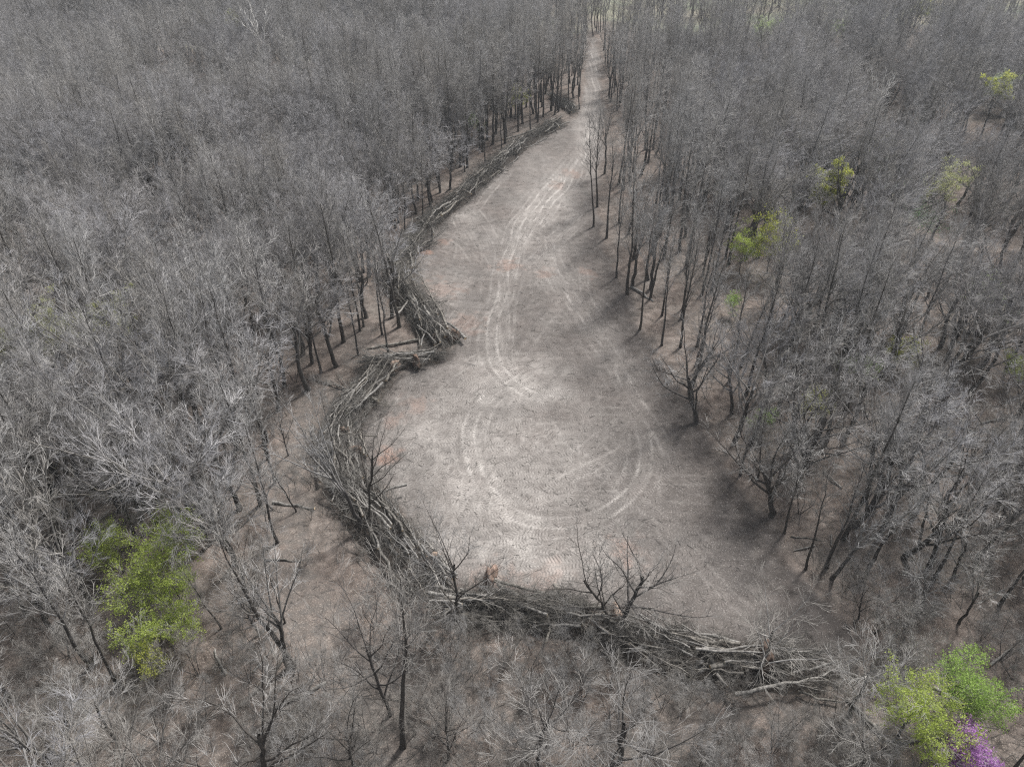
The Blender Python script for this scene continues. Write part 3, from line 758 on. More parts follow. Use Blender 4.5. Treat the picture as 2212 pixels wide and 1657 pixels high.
def at_h(u, v, h):
    d = ground_ray(u, v); t_ = (h - CAM_H) / d[2]
    return d[0] * t_, d[1] * t_
GREENS = [
    ('lime_full', 234, 1172, 7.0, 'lime_shrub', 'lime green shrub, upper left one of the cluster', 'shrub'),
    ('lime_full', 362, 1165, 9.0, 'lime_shrub', 'brightest and biggest lime green shrub, at the top of the cluster', 'shrub'),
    ('lime_loose', 277, 1268, 7.5, 'lime_shrub', 'loose lime green shrub on the left flank of the cluster', 'shrub'),
    ('lime_full', 388, 1325, 6.5, 'lime_shrub', 'lime green shrub low in the middle of the cluster', 'shrub'),
    ('lime_loose', 365, 1245, 8.0, 'lime_shrub', 'thin lime green shrub just below the biggest one', 'shrub'),
    ('lime_loose', 294, 1368, 6.0, 'lime_shrub', 'pale lime green shrub near the foot of the cluster', 'shrub'),
    ('sparse_yellow', 322, 1420, 4.5, 'lime_shrub', 'faint yellowish shrub lowest of the lime green cluster', 'shrub'),
    ('fresh_full', 2085, 1468, 7.5, 'green_tree', 'fresh green leaved tree above the purple blossom', 'tree'),
    ('fresh_full', 2118, 1525, 6.0, 'green_tree', 'small fresh green tree right above the purple blossom', 'tree'),
    ('lime_full', 1990, 1520, 8.0, 'green_tree', 'yellow green tree beside the fresh green one', 'tree'),
    ('lime_loose', 2035, 1600, 7.0, 'green_tree', 'loose yellow green tree left of the purple blossom', 'tree'),
    ('purple', 2102, 1605, 5.5, 'flowering_tree', 'purple flowering little tree under the green trees', 'tree'),
    ('purple', 2062, 1642, 3.5, 'flowering_tree', 'smaller purple flowering bush at the bottom edge', 'bush'),
    ('yellow_full', 1799, 395, 13.0, 'green_tree', 'bright yellow green tree alone in the grey wood', 'tree'),
    ('half_green', 2165, 185, 15.0, 'green_tree', 'tree with vivid green top near the far corner of the wood', 'tree'),
    ('pale_full', 2160, 180, 11.0, 'green_tree', 'pale green tree under the vivid green top in the far corner', 'tree'),
    ('half_pale', 2074, 368, 16.0, 'green_tree', 'big rounded grey tree greening at the top', 'tree'),
    ('pale_full', 1649, 62, 12.0, 'green_tree', 'pale mint green tree at the far side of the wood', 'tree'),
    ('pale_full', 1809, 62, 10.0, 'green_tree', 'small pale mint green tree beside the larger far one', 'tree'),
    ('yellow_full', 1999, 20, 11.0, 'green_tree', 'yellow green tree at the top edge by the far field', 'tree'),
    ('sparse_yellow', 1899, 312, 9.0, 'green_tree', 'thin yellowish tree above the bright yellow green tree', 'tree'),
    ('lime_loose', 1612, 525, 9.0, 'green_tree', 'yellow green bush at the foot of tall trunks near the clearing', 'bush'),
    ('sparse_yellow', 1680, 508, 11.0, 'green_tree', 'thinly leaved tree beside the yellow green bush near the clearing', 'tree'),
    ('sparse_fresh', 2143, 636, 8.0, 'green_tree', 'small bright green treetop close to the right photo edge', 'tree'),
    ('sparse_fresh', 1588, 652, 4.0, 'green_bush', 'tiny lime bush on the wood floor above the big oak', 'bush'),
    ('sparse_fresh', 1859, 793, 6.0, 'green_bush', 'fuzzy green bush beside a long dark leaning trunk', 'bush'),
    ('sparse_yellow', 1769, 867, 5.5, 'green_bush', 'yellowish bush between dark trunks beyond the big oak', 'bush'),
    ('lime_loose', 2203, 787, 6.0, 'green_bush', 'lime bush cut by the right photo edge', 'bush'),
    ('sparse_yellow', 1955, 753, 6.5, 'green_bush', 'faint olive bush by the tall heavy forked trunk', 'bush'),
    ('sparse_fresh', 1655, 903, 4.0, 'green_bush', 'small olive bush over the arching limbed trunk', 'bush'),
    ('sparse_yellow', 1121, 202, 8.0, 'green_bush', 'yellow leaved bush among trunks near the far track', 'bush'),
    ('sparse_fresh', 1021, 258, 7.0, 'green_bush', 'dull green bush in the wood behind the far brush pile', 'bush'),
    ('cream_top', 127, 705, 15.0, 'budding_tree', 'cream budded treetop near the left photo edge', 'tree'),
    ('cream_top', 228, 690, 14.0, 'budding_tree', 'fainter cream budded treetop beside the brighter one', 'tree'),
    ('cream_top', 30, 745, 14.0, 'budding_tree', 'cream budded treetop cut by the left photo edge', 'tree'),
    ('cream_top', 500, 40, 14.0, 'budding_tree', 'pale budding treetop by the tall white barked tree', 'tree'),
    ('purple', 1707, 283, 6.0, 'flowering_tree', 'faint mauve flowering tree in the distant wood', 'tree'),
    ('dark', 431, 28, 10.0, 'evergreen_tree', 'single dark evergreen at the far edge of the wood', 'tree'),
]
PALE = [
    ('pale', 0, (578, 150), (548, -25), 1.1, 'tall white barked tree reaching out of the top of the photo'),
    ('pale', 1, (412, 152), (322, 58), .8, 'white barked tree leaning far over among the distant trees'),
    ('pale', 2, (420, 160), (415, 60), .6, 'slim upright white tree beside the far leaning one'),
    ('pale', 2, (1884, 262), (1912, 120), 1.0, 'pale fan branched tree standing out of the distant dark wood'),
    ('paleoak', 0, (1635, 1460), (1715, 1275), 1.15, 'leaning tree with whitened limbs rising from the end of the long brush pile'),
    ('paleoak', 1, (1835, 1545), (1885, 1390), 1.2, 'white twigged tree between the brush pile end and the fresh green tree'),
    ('paleoak', 0, (1862, 1680), (1880, 1530), 1.0, 'pale limbed tree at the bottom edge beside the purple blossom'),
    ('paleoak', 1, (160, 1610), (80, 1480), 1.1, 'pale limbed leaning tree near the bottom corner below the lime green shrubs'),
    ('paleoak', 0, (250, 1600), (150, 1450), 1.0, 'pale branched tree just below the lime green shrubs'),
    ('paleoak', 1, (590, 1100), (455, 960), .8, 'pale branched tree spreading over open litter above the worn track'),
    ('paleoak', 0, (455, 1165), (395, 1010), .9, 'pale crooked tree directly above the lime green shrubs'),
    ('paleoak', 1, (640, 1105), (560, 960), .7, 'small pale tree by the upper bend of the worn track'),
    ('paleoak', 0, (1745, 1025), (1700, 870), .9, 'pale crooked tree behind the arching limbed trunk'),
    ('paleoak', 1, (2060, 1250), (2090, 1080), 1.1, 'pale crooked tree in the wood above the fresh green tree'),
    ('paleoak', 0, (1990, 1310), (2010, 1170), 1.1, 'pale low tree beside the stout tree in the lower wood'),
]
# the coloured trees stand where the photo shows them free of taller neighbours
OPEN_SIGHT = []
for kind, u_, v_, H_, name, label, cat in GREENS:
    if kind in ('cream_top', 'sparse_yellow', 'sparse_fresh', 'dark') or (kind, u_) == ('purple', 1707): continue
    q_ = at_h(u_, v_, H_ * .66)
    OPEN_SIGHT.append((q_[0], q_[1], H_ * .66, H_ * (.30 if 'sparse' in kind else .38)))
for kind, idx, b, tp, sq, label in PALE[:6]:
    q_ = at(*b); top = at_depth(tp[0], tp[1], q_[1])
    OPEN_SIGHT.append((.3 * q_[0] + .7 * top[0], q_[1], top[2] * .7, top[2] * .26))
def blocks_sight(x, y, H):
    """would a bare tree at x, y of height H stand between the camera and one of the coloured crowns?"""
    bad = np.zeros(np.shape(x), bool)
    for cx_, cy_, cz_, r_ in OPEN_SIGHT:
        f = y / cy_                                    # share of the sight line at that depth
        lx_, lz_ = cx_ * f, CAM_H + (cz_ - CAM_H) * f
        r_ = r_ * (.5 if cy_ > 170 else .75 if cy_ > 90 else 1.0)
        bad |= (y < cy_ + 3) & (np.abs(x - lx_) < r_ * f + 1.2) & (lz_ - r_ * f * .8 < H)
    return bad

# ---- the rest of the wood
def wood_spots(spacing, seed):
    rg = np.random.default_rng(seed)
    xs = np.arange(-330, 330, spacing); ys = np.arange(6, 400, spacing * .87)
    gx_, gy_ = np.meshgrid(xs, ys, indexing='ij')
    gx_ = gx_ + (np.arange(len(ys)) % 2)[None, :] * spacing * .5
    gx_ = gx_ + rg.uniform(-.48, .48, gx_.shape) * spacing; gy_ = gy_ + rg.uniform(-.48, .48, gy_.shape) * spacing
    return np.stack([gx_.ravel(), gy_.ravel()], 1)

S = wood_spots(3.75, 77)
x, y = S[:, 0], S[:, 1]
u, v, dep = project(x, y, 0.0)
ut, vt, dt = project(x, y, 19.0)
halfw = 0.80 * (y * math.cos(PITCH) + 50 * math.sin(PITCH)) + 14
keep = (np.abs(x) < halfw) & (y > 17)
dcl = seg_dist(x, y, CLEAR, True) * np.where(in_poly(x, y, CLEAR), -1, 1)
keep &= dcl > 1.1
dtr = np.minimum(seg_dist(x, y, SIDE_TRACK[::3]), seg_dist(x, y, LOW_TRACK[::3]))
keep &= dtr > 2.1
pd = np.full(len(x), 1e9)
for c, w, h in PILES: pd = np.minimum(pd, seg_dist(x, y, c[::4]) - w)
keep &= pd > 1.2
LOWZONE = [tuple(at(a, b)) for a, b in [(660, 1330), (960, 1340), (1500, 1460), (1800, 1480), (1900, 1900), (560, 1900), (660, 1500)]]
keep &= ~in_poly(x, y, LOWZONE)
STRIP = [tuple(at(a, b)) for a, b in [(700, 850), (650, 930), (620, 1020), (612, 1110), (618, 1200), (635, 1300), (700, 1400), (950, 1330), (900, 1200), (800, 1080), (760, 960), (790, 860)]]
keep &= ~in_poly(x, y, STRIP)
keep &= ~((y < 30) & (x > -22) & (x < 24))
for p in placed: keep &= np.hypot(x - p[0], y - p[1]) > 2.2
fq = np.full(len(x), 9.0)
for p, rx, ry in FIELDS: fq = np.minimum(fq, np.hypot((x - p[0]) / rx, (y - p[1]) / ry))
keep &= (fq > 1.0) | (rgT.random(len(x)) < .30)
dens = vnoise(x, y, 14, 81)
thin = np.where((v > 1250) & (u < 800), .95, np.where((v > 900) & (u < 800), 1.05, .92))
thin = np.where((x > 8) & (v > 420), thin * .86, thin)
thin = np.where((u > 1250) & (dcl < 16) & (v > 260), .50, thin)                     # open edge along the clearing
thin = np.where((u > 950) & (v < 125), .50, np.where((v < 125) & (u < 750), .75, thin))
keep &= rgT.random(len(x)) < thin * (0.42 + .95 * dens) * (.55 + .95 * vnoise(x, y, 7.5, 82))
keep &= seg_dist(x, y, VALLEY) > 5
keep &= ~blocks_sight(x, y, 18.0)
S = S[keep]; x, y, u, v, ut, vt, dep = x[keep], y[keep], u[keep], v[keep], ut[keep], vt[keep], dep[keep]
left = x < 0
q = rgT.random(len(x))
patch = vnoise(x, y, 22, 83)
kinds = np.where(left | ((dcl[keep] < 16) & (v < 820)),
                 np.where(q < .26, 0, np.where(q < .46, 1, np.where(q < .74, 2, np.where(q < .96, 3, 4)))),
                 np.where(q < .12, 0, np.where(q < .22, 1, np.where(q < .42, 2, np.where(q < .83, 3, 4)))))
kinds = np.where((x > 0) & (dcl[keep] < 20) & (v < 820) & (kinds > 2), 1, kinds)
kinds = np.where((patch > .66) & left & (v < 700), 3, kinds)
KN = ['slender', 'pole', 'fork', 'round', 'oak']
H = rgT.normal(18.2, 1.6, len(x)) * (0.74 + .50 * vnoise(x, y, 24, 84)); H = np.clip(H, 11, 23)
H *= np.where(kinds == 4, .92, 1.0)
rz = rgT.random(len(x)) * 6.28
lx, ly = rgT.normal(0, .045, len(x)), rgT.normal(0, .045, len(x))

seen = (u > -60) & (u < 2270) & (vt < 1640) & (v > 0)
rank = np.where(seen & (u > 0) & (u < 2212) & (v < 1640), dep, 1e6)
N_IND = 297 - bare_n
order = np.argsort(rank)[:N_IND]
single = np.zeros(len(x), bool); single[order] = True

ADJ = {'slender': 'tall slender bare tree', 'pole': 'straight high crowned bare tree', 'fork': 'upward forking bare tree', 'round': 'round crowned bare tree', 'oak': 'wide limbed bare tree'}
def zone(u, v):
    if u < 700:
        if v > 1400: return 'in the wood below the lime green shrubs'
        if v > 1180: return 'in the wood around the lime green shrubs'
        if v > 1010: return 'in the wood just above the lime green shrubs'
        if v > 880: return 'in the wood well above the lime green shrubs'
        return 'in the dense wood beyond the worn track'
    if u < 1000:
        return 'in the wood behind the bends of the brush piles'
    if v > 1400: return 'in the wood around the purple blossom'
    if v > 1150: return 'behind the bent trunks of the lower clearing edge'
    if v > 950: return 'behind the stout trunks below the big oak'
    if v > 800: return 'in the wood around the big oak'
    return 'in the wood above the big oak'
for i in np.where(single)[0]:
    k = KN[kinds[i]]
    z = zone(u[i], v[i])
    plant('bare_tree', k, int(rgT.integers(0, 99)), x[i], y[i], H[i], rz[i], lx[i], ADJ[k] + ' ' + z, 'tree', k + ' trees ' + z, ly[i])

# the far and uncountable rest: one mass, drawn with instances of the same trees
PC = bpy.data.collections.new("wood_kinds")
pindex = {}
cnt = 0
for k in KN:
    for j, (trm, crm, tips, H0) in enumerate(PROTO[k]):
        # one mesh of trunk and crown
        bf = Buf()
        for mi, mm in ((0, trm), (1, crm)):
            vv = np.empty(len(mm.vertices) * 3, np.float32); mm.vertices.foreach_get('co', vv)
            ff = np.empty(len(mm.loops), np.int32); mm.loops.foreach_get('vertex_index', ff)
            ma = np.empty(len(mm.polygons), np.int32); mm.polygons.foreach_get('material_index', ma)
            ff = ff.reshape(-1, 4)
            base = bf.n
            bf.add(vv.reshape(-1, 3), ff, 0); bf.m[-1] = (ma if mi == 0 else ma + 2).astype(np.int32)
        mm = bf.mesh('wood_tree', [trm.materials[0], trm.materials[1], crm.materials[0], crm.materials[1]], True)
        o = bpy.data.objects.new('w%03d' % cnt, mm); PC.objects.link(o)
        pindex[(k, j)] = cnt; cnt += 1
mi_ = np.where(~single)[0]
pts = np.stack([x[mi_], y[mi_], gz(x[mi_], y[mi_])], 1)
me = bpy.data.meshes.new('forest'); me.from_pydata(pts.tolist(), [], [])
pid = np.array([pindex[(KN[kinds[i]], int(rgT.integers(0, len(PROTO[KN[kinds[i]]]))))] for i in mi_], np.int32)
sc_ = np.array([H[i] / PROTO[KN[kinds[i]]][0][3] for i in mi_], np.float32)
me.attributes.new('pid', 'INT', 'POINT').data.foreach_set('value', pid)
me.attributes.new('size', 'FLOAT', 'POINT').data.foreach_set('value', sc_)
rot = np.stack([ly[mi_], lx[mi_], rz[mi_]], 1).astype(np.float32)
me.attributes.new('turn', 'FLOAT_VECTOR', 'POINT').data.foreach_set('vector', rot.ravel())
fo = link(bpy.data.objects.new('forest', me))
tag(fo, 'leafless grey forest stretching away on both sides of the clearing', 'forest', kind='stuff')
ng = bpy.data.node_groups.new('forest_spread', 'GeometryNodeTree')
ng.interface.new_socket('Geometry', in_out='INPUT', socket_type='NodeSocketGeometry')
ng.interface.new_socket('Geometry', in_out='OUTPUT', socket_type='NodeSocketGeometry')
gi, go = ng.nodes.new('NodeGroupInput'), ng.nodes.new('NodeGroupOutput')
ci = ng.nodes.new('GeometryNodeCollectionInfo'); ci.inputs['Collection'].default_value = PC
ci.inputs['Separate Children'].default_value = True; ci.inputs['Reset Children'].default_value = True
ip = ng.nodes.new('GeometryNodeInstanceOnPoints'); ip.inputs['Pick Instance'].default_value = True
def nattr(name, ty):
    q = ng.nodes.new('GeometryNodeInputNamedAttribute'); q.data_type = ty; q.inputs[0].default_value = name
    return [o for o in q.outputs if o.enabled and o.name == 'Attribute'][0]
e2r = ng.nodes.new('FunctionNodeEulerToRotation')
ng.links.new(nattr('turn', 'FLOAT_VECTOR'), e2r.inputs[0])
ng.links.new(gi.outputs[0], ip.inputs['Points']); ng.links.new(ci.outputs[0], ip.inputs['Instance'])
ng.links.new(nattr('pid', 'INT'), ip.inputs['Instance Index']); ng.links.new(e2r.outputs[0], ip.inputs['Rotation'])
ng.links.new(nattr('size', 'FLOAT'), ip.inputs['Scale']); ng.links.new(ip.outputs[0], go.inputs[0])
fo.modifiers.new('spread', 'NODES').node_group = ng
print('trees: features', bare_n, 'single', int(single.sum()), 'mass', len(mi_))

# ------------------------------------------------------------------ pale limbed trees
for kind, idx, b, tp, sq, label in PALE:
    p = at(*b); top = at_depth(tp[0], tp[1], p[1]); z0 = float(gz(*p)); H_ = top[2] - z0
    plant('pale_tree', kind, idx, p[0], p[1], math.hypot(H_, top[0] - p[0]), rgT.random() * 6.28, math.atan2(top[0] - p[0], H_), label, 'tree', 'pale barked trees', squash=sq)

# ------------------------------------------------------------------ trees and shrubs in young leaf
LEAFKIND = {}
def leafy(kind, form, H_, seed, mat, n, size, keep=None, **k):
    tr, cr, tips = grow(seed, form, H_, name=kind, fine=.7, **k)
    LEAFKIND[kind] = (tr, cr, leaves_mesh(kind + '_foliage', seed, tips, mat, n, size, .22, keep), H_)
leafy('lime_full', 'round', 9, 501, M_LIME, 5200, .105)
leafy('lime_loose', 'open', 8, 502, M_LIME, 3200, .105)
leafy('yellow_full', 'fork', 12, 503, M_YELLOW, 8000, .17)
leafy('fresh_full', 'round', 9, 504, M_FRESH, 5600, .105)
leafy('pale_full', 'round', 12, 505, M_PALEGREEN, 7000, .19)
leafy('half_green', 'round', 15, 506, M_YELLOW, 4200, .17, lambda q: (q[:, 0] * .6 + q[:, 2]) > 10.5)
leafy('half_pale', 'round', 15, 516, M_CREAM, 4200, .12, lambda q: (q[:, 0] * .6 + q[:, 2]) > 9.5)
leafy('sparse_yellow', 'open', 8, 507, M_YELLOW, 1700, .15)
leafy('sparse_fresh', 'open', 7, 508, M_FRESH, 1900, .14)
leafy('cream_top', 'fork', 15, 509, M_CREAM, 2600, .13, lambda q: q[:, 2] > 9)
leafy('purple', 'sapling', 5, 510, M_PURPLE, 3200, .10)
leafy('dark', 'round', 9, 511, M_DARKGREEN, 11000, .20)
for kind, u_, v_, H_, name, label, cat in GREENS:
    hc = H_ * (.80 if kind in ('half_green', 'half_pale', 'cream_top') else .66)
    px, py = at_h(u_, v_, hc)
    px, py = at_h(u_, v_, hc + float(gz(px, py)))
    tr, cr, fo_, H0 = LEAFKIND[kind]
    o = root_empty(name, (px, py, float(gz(px, py))), (0, 0, rgT.random() * .8 if kind == 'half_green' else rgT.random() * 6.28), H_ / H0)
    child('trunk', tr, o); child('crown', cr, o); child('foliage', fo_, o)
    tag(o, label, cat, 'trees and shrubs in young leaf')

# ------------------------------------------------------------------ saplings and brushy shrubs
def sapling_zone(u, v):
    if 640 < u < 1900 and v > 1330: return 'bare grey sapling on the trampled ground in front of the brush piles'
    if u < 700: return 'small bare sapling under the trees around the lime green shrubs'
    if u < 1100: return 'small bare sapling beside the worn track or brush pile'
    return 'small bare sapling under the trees past the lower clearing edge'
ns = 0
for k in range(4000):
    if k < 1200:
        u_, v_ = rgT.uniform(540, 1960), rgT.uniform(1340, 1700); lim = 150; hh = rgT.uniform(3.2, 7.0)
    else:
        u_, v_ = (rgT.uniform(0, 700) if rgT.random() < .5 else rgT.uniform(1500, 2212)), rgT.uniform(700, 1657); lim = 285; hh = rgT.uniform(3.5, 7.5)
    if ns >= lim: continue
    p = at(u_, v_)
    P1 = np.array([p[0]]), np.array([p[1]])
    if in_poly(*P1, CLEAR)[0] or seg_dist(*P1, CLEAR, True)[0] < 1.0: continue
    if seg_dist(*P1, SIDE_TRACK[::3])[0] < 1.6 or (seg_dist(*P1, LOW_TRACK[::3])[0] < 1.3): continue
    if min(seg_dist(*P1, c[::4])[0] - w for c, w, h in PILES) < .5: continue
    if min(np.hypot(p[0] - q_[0], p[1] - q_[1]) for q_ in placed) < 1.5: continue
    if blocks_sight(P1[0], P1[1], hh)[0]: continue
    placed.append(p)
    plant('sapling', 'sapling', int(rgT.integers(0, 99)), p[0], p[1], hh, rgT.random() * 6.28, rgT.normal(0, .06), sapling_zone(u_, v_), 'sapling', sapling_zone(u_, v_) + 's')
    ns += 1
nb_ = 0
for k in range(3000):                                # low twiggy shrubs
    if nb_ >= 230: break
    u_, v_ = (rgT.uniform(520, 1960), rgT.uniform(1330, 1700)) if rgT.random() < .6 else ((rgT.uniform(0, 690) if rgT.random() < .55 else rgT.uniform(1640, 2212)), rgT.uniform(1000, 1657))
    p = at(u_, v_); P1 = np.array([p[0]]), np.array([p[1]])
    if in_poly(*P1, CLEAR)[0] or seg_dist(*P1, CLEAR, True)[0] < 1.0 or seg_dist(*P1, SIDE_TRACK[::3])[0] < 1.4 or seg_dist(*P1, LOW_TRACK[::3])[0] < 1.0: continue
    if min(seg_dist(*P1, c[::4])[0] - w for c, w, h in PILES) < .3 or blocks_sight(P1[0], P1[1], 3.0)[0]: continue
    lb = 'low grey twiggy shrub ' + ('on the trampled ground in front of the brush piles' if 640 < u_ < 1900 and v_ > 1330 else 'on leaf litter around the lime green shrubs' if u_ < 700 else 'on leaf litter in the lower wood past the clearing edge')
    plant('bare_shrub', 'sapling', int(rgT.integers(0, 99)), p[0], p[1], rgT.uniform(1.8, 3.4), rgT.random() * 6.28, rgT.normal(0, .1), lb, 'shrub', lb.replace('shrub', 'shrubs', 1))
    nb_ += 1
# scrub too thick to count, far under the trees
GREENERY = [tuple(at(a, b)) for a, b in [(1915, 300), (1945, 335), (1965, 365), (1985, 400), (2005, 425), (1990, 440)]]
rgU = np.random.default_rng(91)
m = spline(GREENERY, .3)
n = 9000
c = m[rgU.integers(0, len(m), n)] + rgU.normal(size=(n, 2)) * 3.0
zz = gz(c[:, 0], c[:, 1]) + rgU.random(n) ** 2 * 1.6
c3 = np.concatenate([c, zz[:, None]], 1)
a = unit(rgU.normal(size=(n, 3))); b = unit(np.cross(a, rgU.normal(size=(n, 3)))); s_ = rgU.uniform(.08, .22, (n, 1))
bf = Buf(); bf.add(np.stack([c3 - a * s_, c3 + b * s_ * .6, c3 + a * s_, c3 - b * s_ * .6], 1), np.arange(n * 4).reshape(n, 4))
M_UNDER = leaf_material("undergrowth_green", (0.07, 0.16, 0.06), (0.13, 0.26, 0.10))
tag(link(bpy.data.objects.new('undergrowth', bf.mesh('undergrowth', [M_UNDER], False))), 'deep green undergrowth along the hollow in the wood', 'undergrowth', kind='stuff')

# ------------------------------------------------------------------ felled trees, logs, root balls
def fallen(seed, L, r, branchy=1.0, twigs=1.0):
    """a felled tree lying along +X, butt at the origin: trunk mesh, branch mesh"""
    rg = np.random.default_rng(seed)
    K = 10
    xx = np.linspace(0, L, K)
    off = np.cumsum(rg.normal(size=(K, 2)) * .012 * L, 0); off -= np.outer(np.linspace(0, 1, K), off[-1]); off -= off[0]
    T = np.stack([xx, off[:, 0], off[:, 1] * .6], 1)[None]
    rt = (r * np.linspace(1, .28, K))[None]
    tb, cb = Buf(), Buf()
    tubes(tb, T, rt, 8, 0)
    cap_discs(tb, T[0, 0], T[0, 0] - T[0, 1], r, 8, 1)
    nb = int(9 * branchy)
    l1, r1 = spawn(rg, T, rt, nb, .42, 1.0, (14, 38), (.20 * L, .40 * L), .02, .10, 6, .6, tip=.2, lenfall=.3, up=(1, 0, 0), even=True)
    l1[:, :, 2] *= .55
    tubes(tb, l1, r1, 5, 0)
    l2, r2 = spawn(rg, l1, r1, int(7 * twigs) + 1, .2, 1.0, (15, 45), (.8, 2.0), .03, .12, 4, .55, tip=.3, up=(1, 0, 0), even=True)
    tubes(cb, l2, np.maximum(np.minimum(r2, .03), .010), 3, 0)
    l3, r3 = spawn(rg, l2, r2, 4, .2, 1.0, (18, 55), (.4, 1.0), .02, .12, 3, .6, tip=.4, rcap=.012)
    tubes(cb, l3, np.maximum(r3, .0065), 3, 0)
    return tb.mesh('felled_trunk', [M_LOG, M_CUT]), cb.mesh('felled_branches', [M_LOGTWIG], False)

def log_mesh(seed, L, r):
    rg = np.random.default_rng(seed)
    K = 8
    off = np.cumsum(rg.normal(size=(K, 2)) * .012 * L, 0); off -= off[0]
    T = np.stack([np.linspace(0, L, K), off[:, 0], off[:, 1]], 1)[None]
    rt = (r * np.linspace(1, .72, K))[None]
    tb = Buf(); tubes(tb, T, rt, 9, 0)
    cap_discs(tb, T[0, 0], T[0, 0] - T[0, 1], r, 9, 1); cap_discs(tb, T[0, -1], T[0, -1] - T[0, -2], r * .72, 9, 1)
    l1, r1 = spawn(rg, T, rt, 4, .3, 1.0, (30, 70), (.2, 1.1), 0, .05, 3, .4, tip=.7, even=True)
    tubes(tb, l1, r1, 5, 0)
    return tb.mesh('log', [M_LOG, M_CUT])

def root_ball_mesh(seed, r, mat):
    """a torn-up disc of soil facing -X with broken roots"""
    rg = np.random.default_rng(seed)
    na, nr = 26, 12
    th = np.linspace(0, 2 * PI, na, endpoint=False); ph = np.linspace(0.02, PI - .02, nr)
    A, Bq = np.meshgrid(th, ph, indexing='ij')
    d = np.stack([np.cos(Bq), np.sin(Bq) * np.cos(A), np.sin(Bq) * np.sin(A)], -1)
    k = 1 + .32 * (vnoise(d[..., 1] * 3 + d[..., 0] * 2 + seed, d[..., 2] * 3 + d[..., 0], .8, 301) - .5) * 2 + .18 * (vnoise(d[..., 1] * 9 + seed, d[..., 2] * 9 + d[..., 0] * 7, .8, 302) - .5) * 2
    V = d * k[..., None] * r * np.array([.42, 1.0, .95])
    ii, jj = np.meshgrid(np.arange(na), np.arange(nr - 1), indexing='ij')
    i2 = (ii + 1) % na
    F_ = np.stack([ii * nr + jj, i2 * nr + jj, i2 * nr + jj + 1, ii * nr + jj + 1], -1).reshape(-1, 4)
    bf = Buf(); bf.add(V.reshape(-1, 3), F_, 0)
    n = 34
    a_ = rg.random(n) * 6.28; rr = rg.uniform(.45, .95, n) * r
    st = np.stack([-.2 * r + 0 * a_, np.cos(a_) * rr, np.sin(a_) * rr], 1)
    dr = unit(np.stack([rg.normal(-.3, .5, n), np.cos(a_), np.sin(a_)], 1) + rg.normal(size=(n, 3)) * .35)
    Q = np.empty((n, 5, 3)); Q[:, 0] = st
    Ls = rg.uniform(.5, 1.3, n) * r
    for q in range(1, 5):
        Q[:, q] = Q[:, q - 1] + dr * (Ls / 4)[:, None]; dr = unit(dr + rg.normal(size=dr.shape) * .3)
    tubes(bf, Q, rg.uniform(.02, .055, n)[:, None] * np.linspace(1, .2, 5)[None], 5, 1)
    return bf.mesh('root_ball', [mat, M_LOG])

FALL = [fallen(600 + i, L, r, b_, t_) for i, (L, r, b_, t_) in enumerate([(9, .13, 1, 1), (11, .16, 1.2, 1), (8, .11, 1, .8), (12, .18, 1.3, 1), (7, .09, .9, .8), (10, .14, 1.1, .6), (9, .10, 1.2, 1.1), (13, .20, 1.2, .9)])]
FALL_L = [9, 11, 8, 12, 7, 10, 9, 13]; FALL_R = [.13, .16, .11, .18, .09, .14, .10, .20]
LOGS = [log_mesh(640 + i, L, r) for i, (L, r) in enumerate([(4, .13), (5.5, .16), (3, .10), (7, .15), (6, .11)])]
LOG_L = [4, 5.5, 3, 7, 6]
ROOTS = [root_ball_mesh(660 + i, 1.0, m_) for i, m_ in enumerate([M_ROOT, M_ROOTPALE, M_ROOT, M_ROOTPALE])]
rgF = np.random.default_rng(17)

def lay(name, kind, idx, p, q, z0, z1, fat=1.0, label=None, cat=None, group=None, root=None):
    """lay a felled tree or log with its butt at p and its tip at q"""
    z0 += float(gz(*p)); z1 += float(gz(*q))
    d = Vector((q[0] - p[0], q[1] - p[1], z1 - z0)); L = d.length
    L0 = (FALL_L if kind == 'tree' else LOG_L)[idx]
    sx = L / L0
    sy = (sx ** .4) * fat * 1.3
    o = bpy.data.objects.new(name, None); o.empty_display_size = .3; link(o)
    rot = d.to_track_quat('X', 'Z').to_matrix().to_4x4()
    o.matrix_world = Matrix.Translation((p[0], p[1], z0)) @ rot @ Matrix.Rotation(rgF.random() * 6.28 if kind == 'log' else rgF.normal(0, .5), 4, 'X') @ Matrix.Diagonal((sx, sy, sy, 1))
    if kind == 'tree':
        child('trunk', FALL[idx][0], o); child('branches', FALL[idx][1], o)
    else:
        child('trunk', LOGS[idx], o)
    if root is not None:
        ri, rs = root
        rb = child('root_ball', ROOTS[ri], o)
        rb.matrix_local = Matrix.Translation((-.15 / sx, 0, 0)) @ Matrix.Diagonal((rs / sx, rs / sy, rs / sy, 1))
    tag(o, label, cat or ('fallen tree' if kind == 'tree' else 'log'), group)
    return o

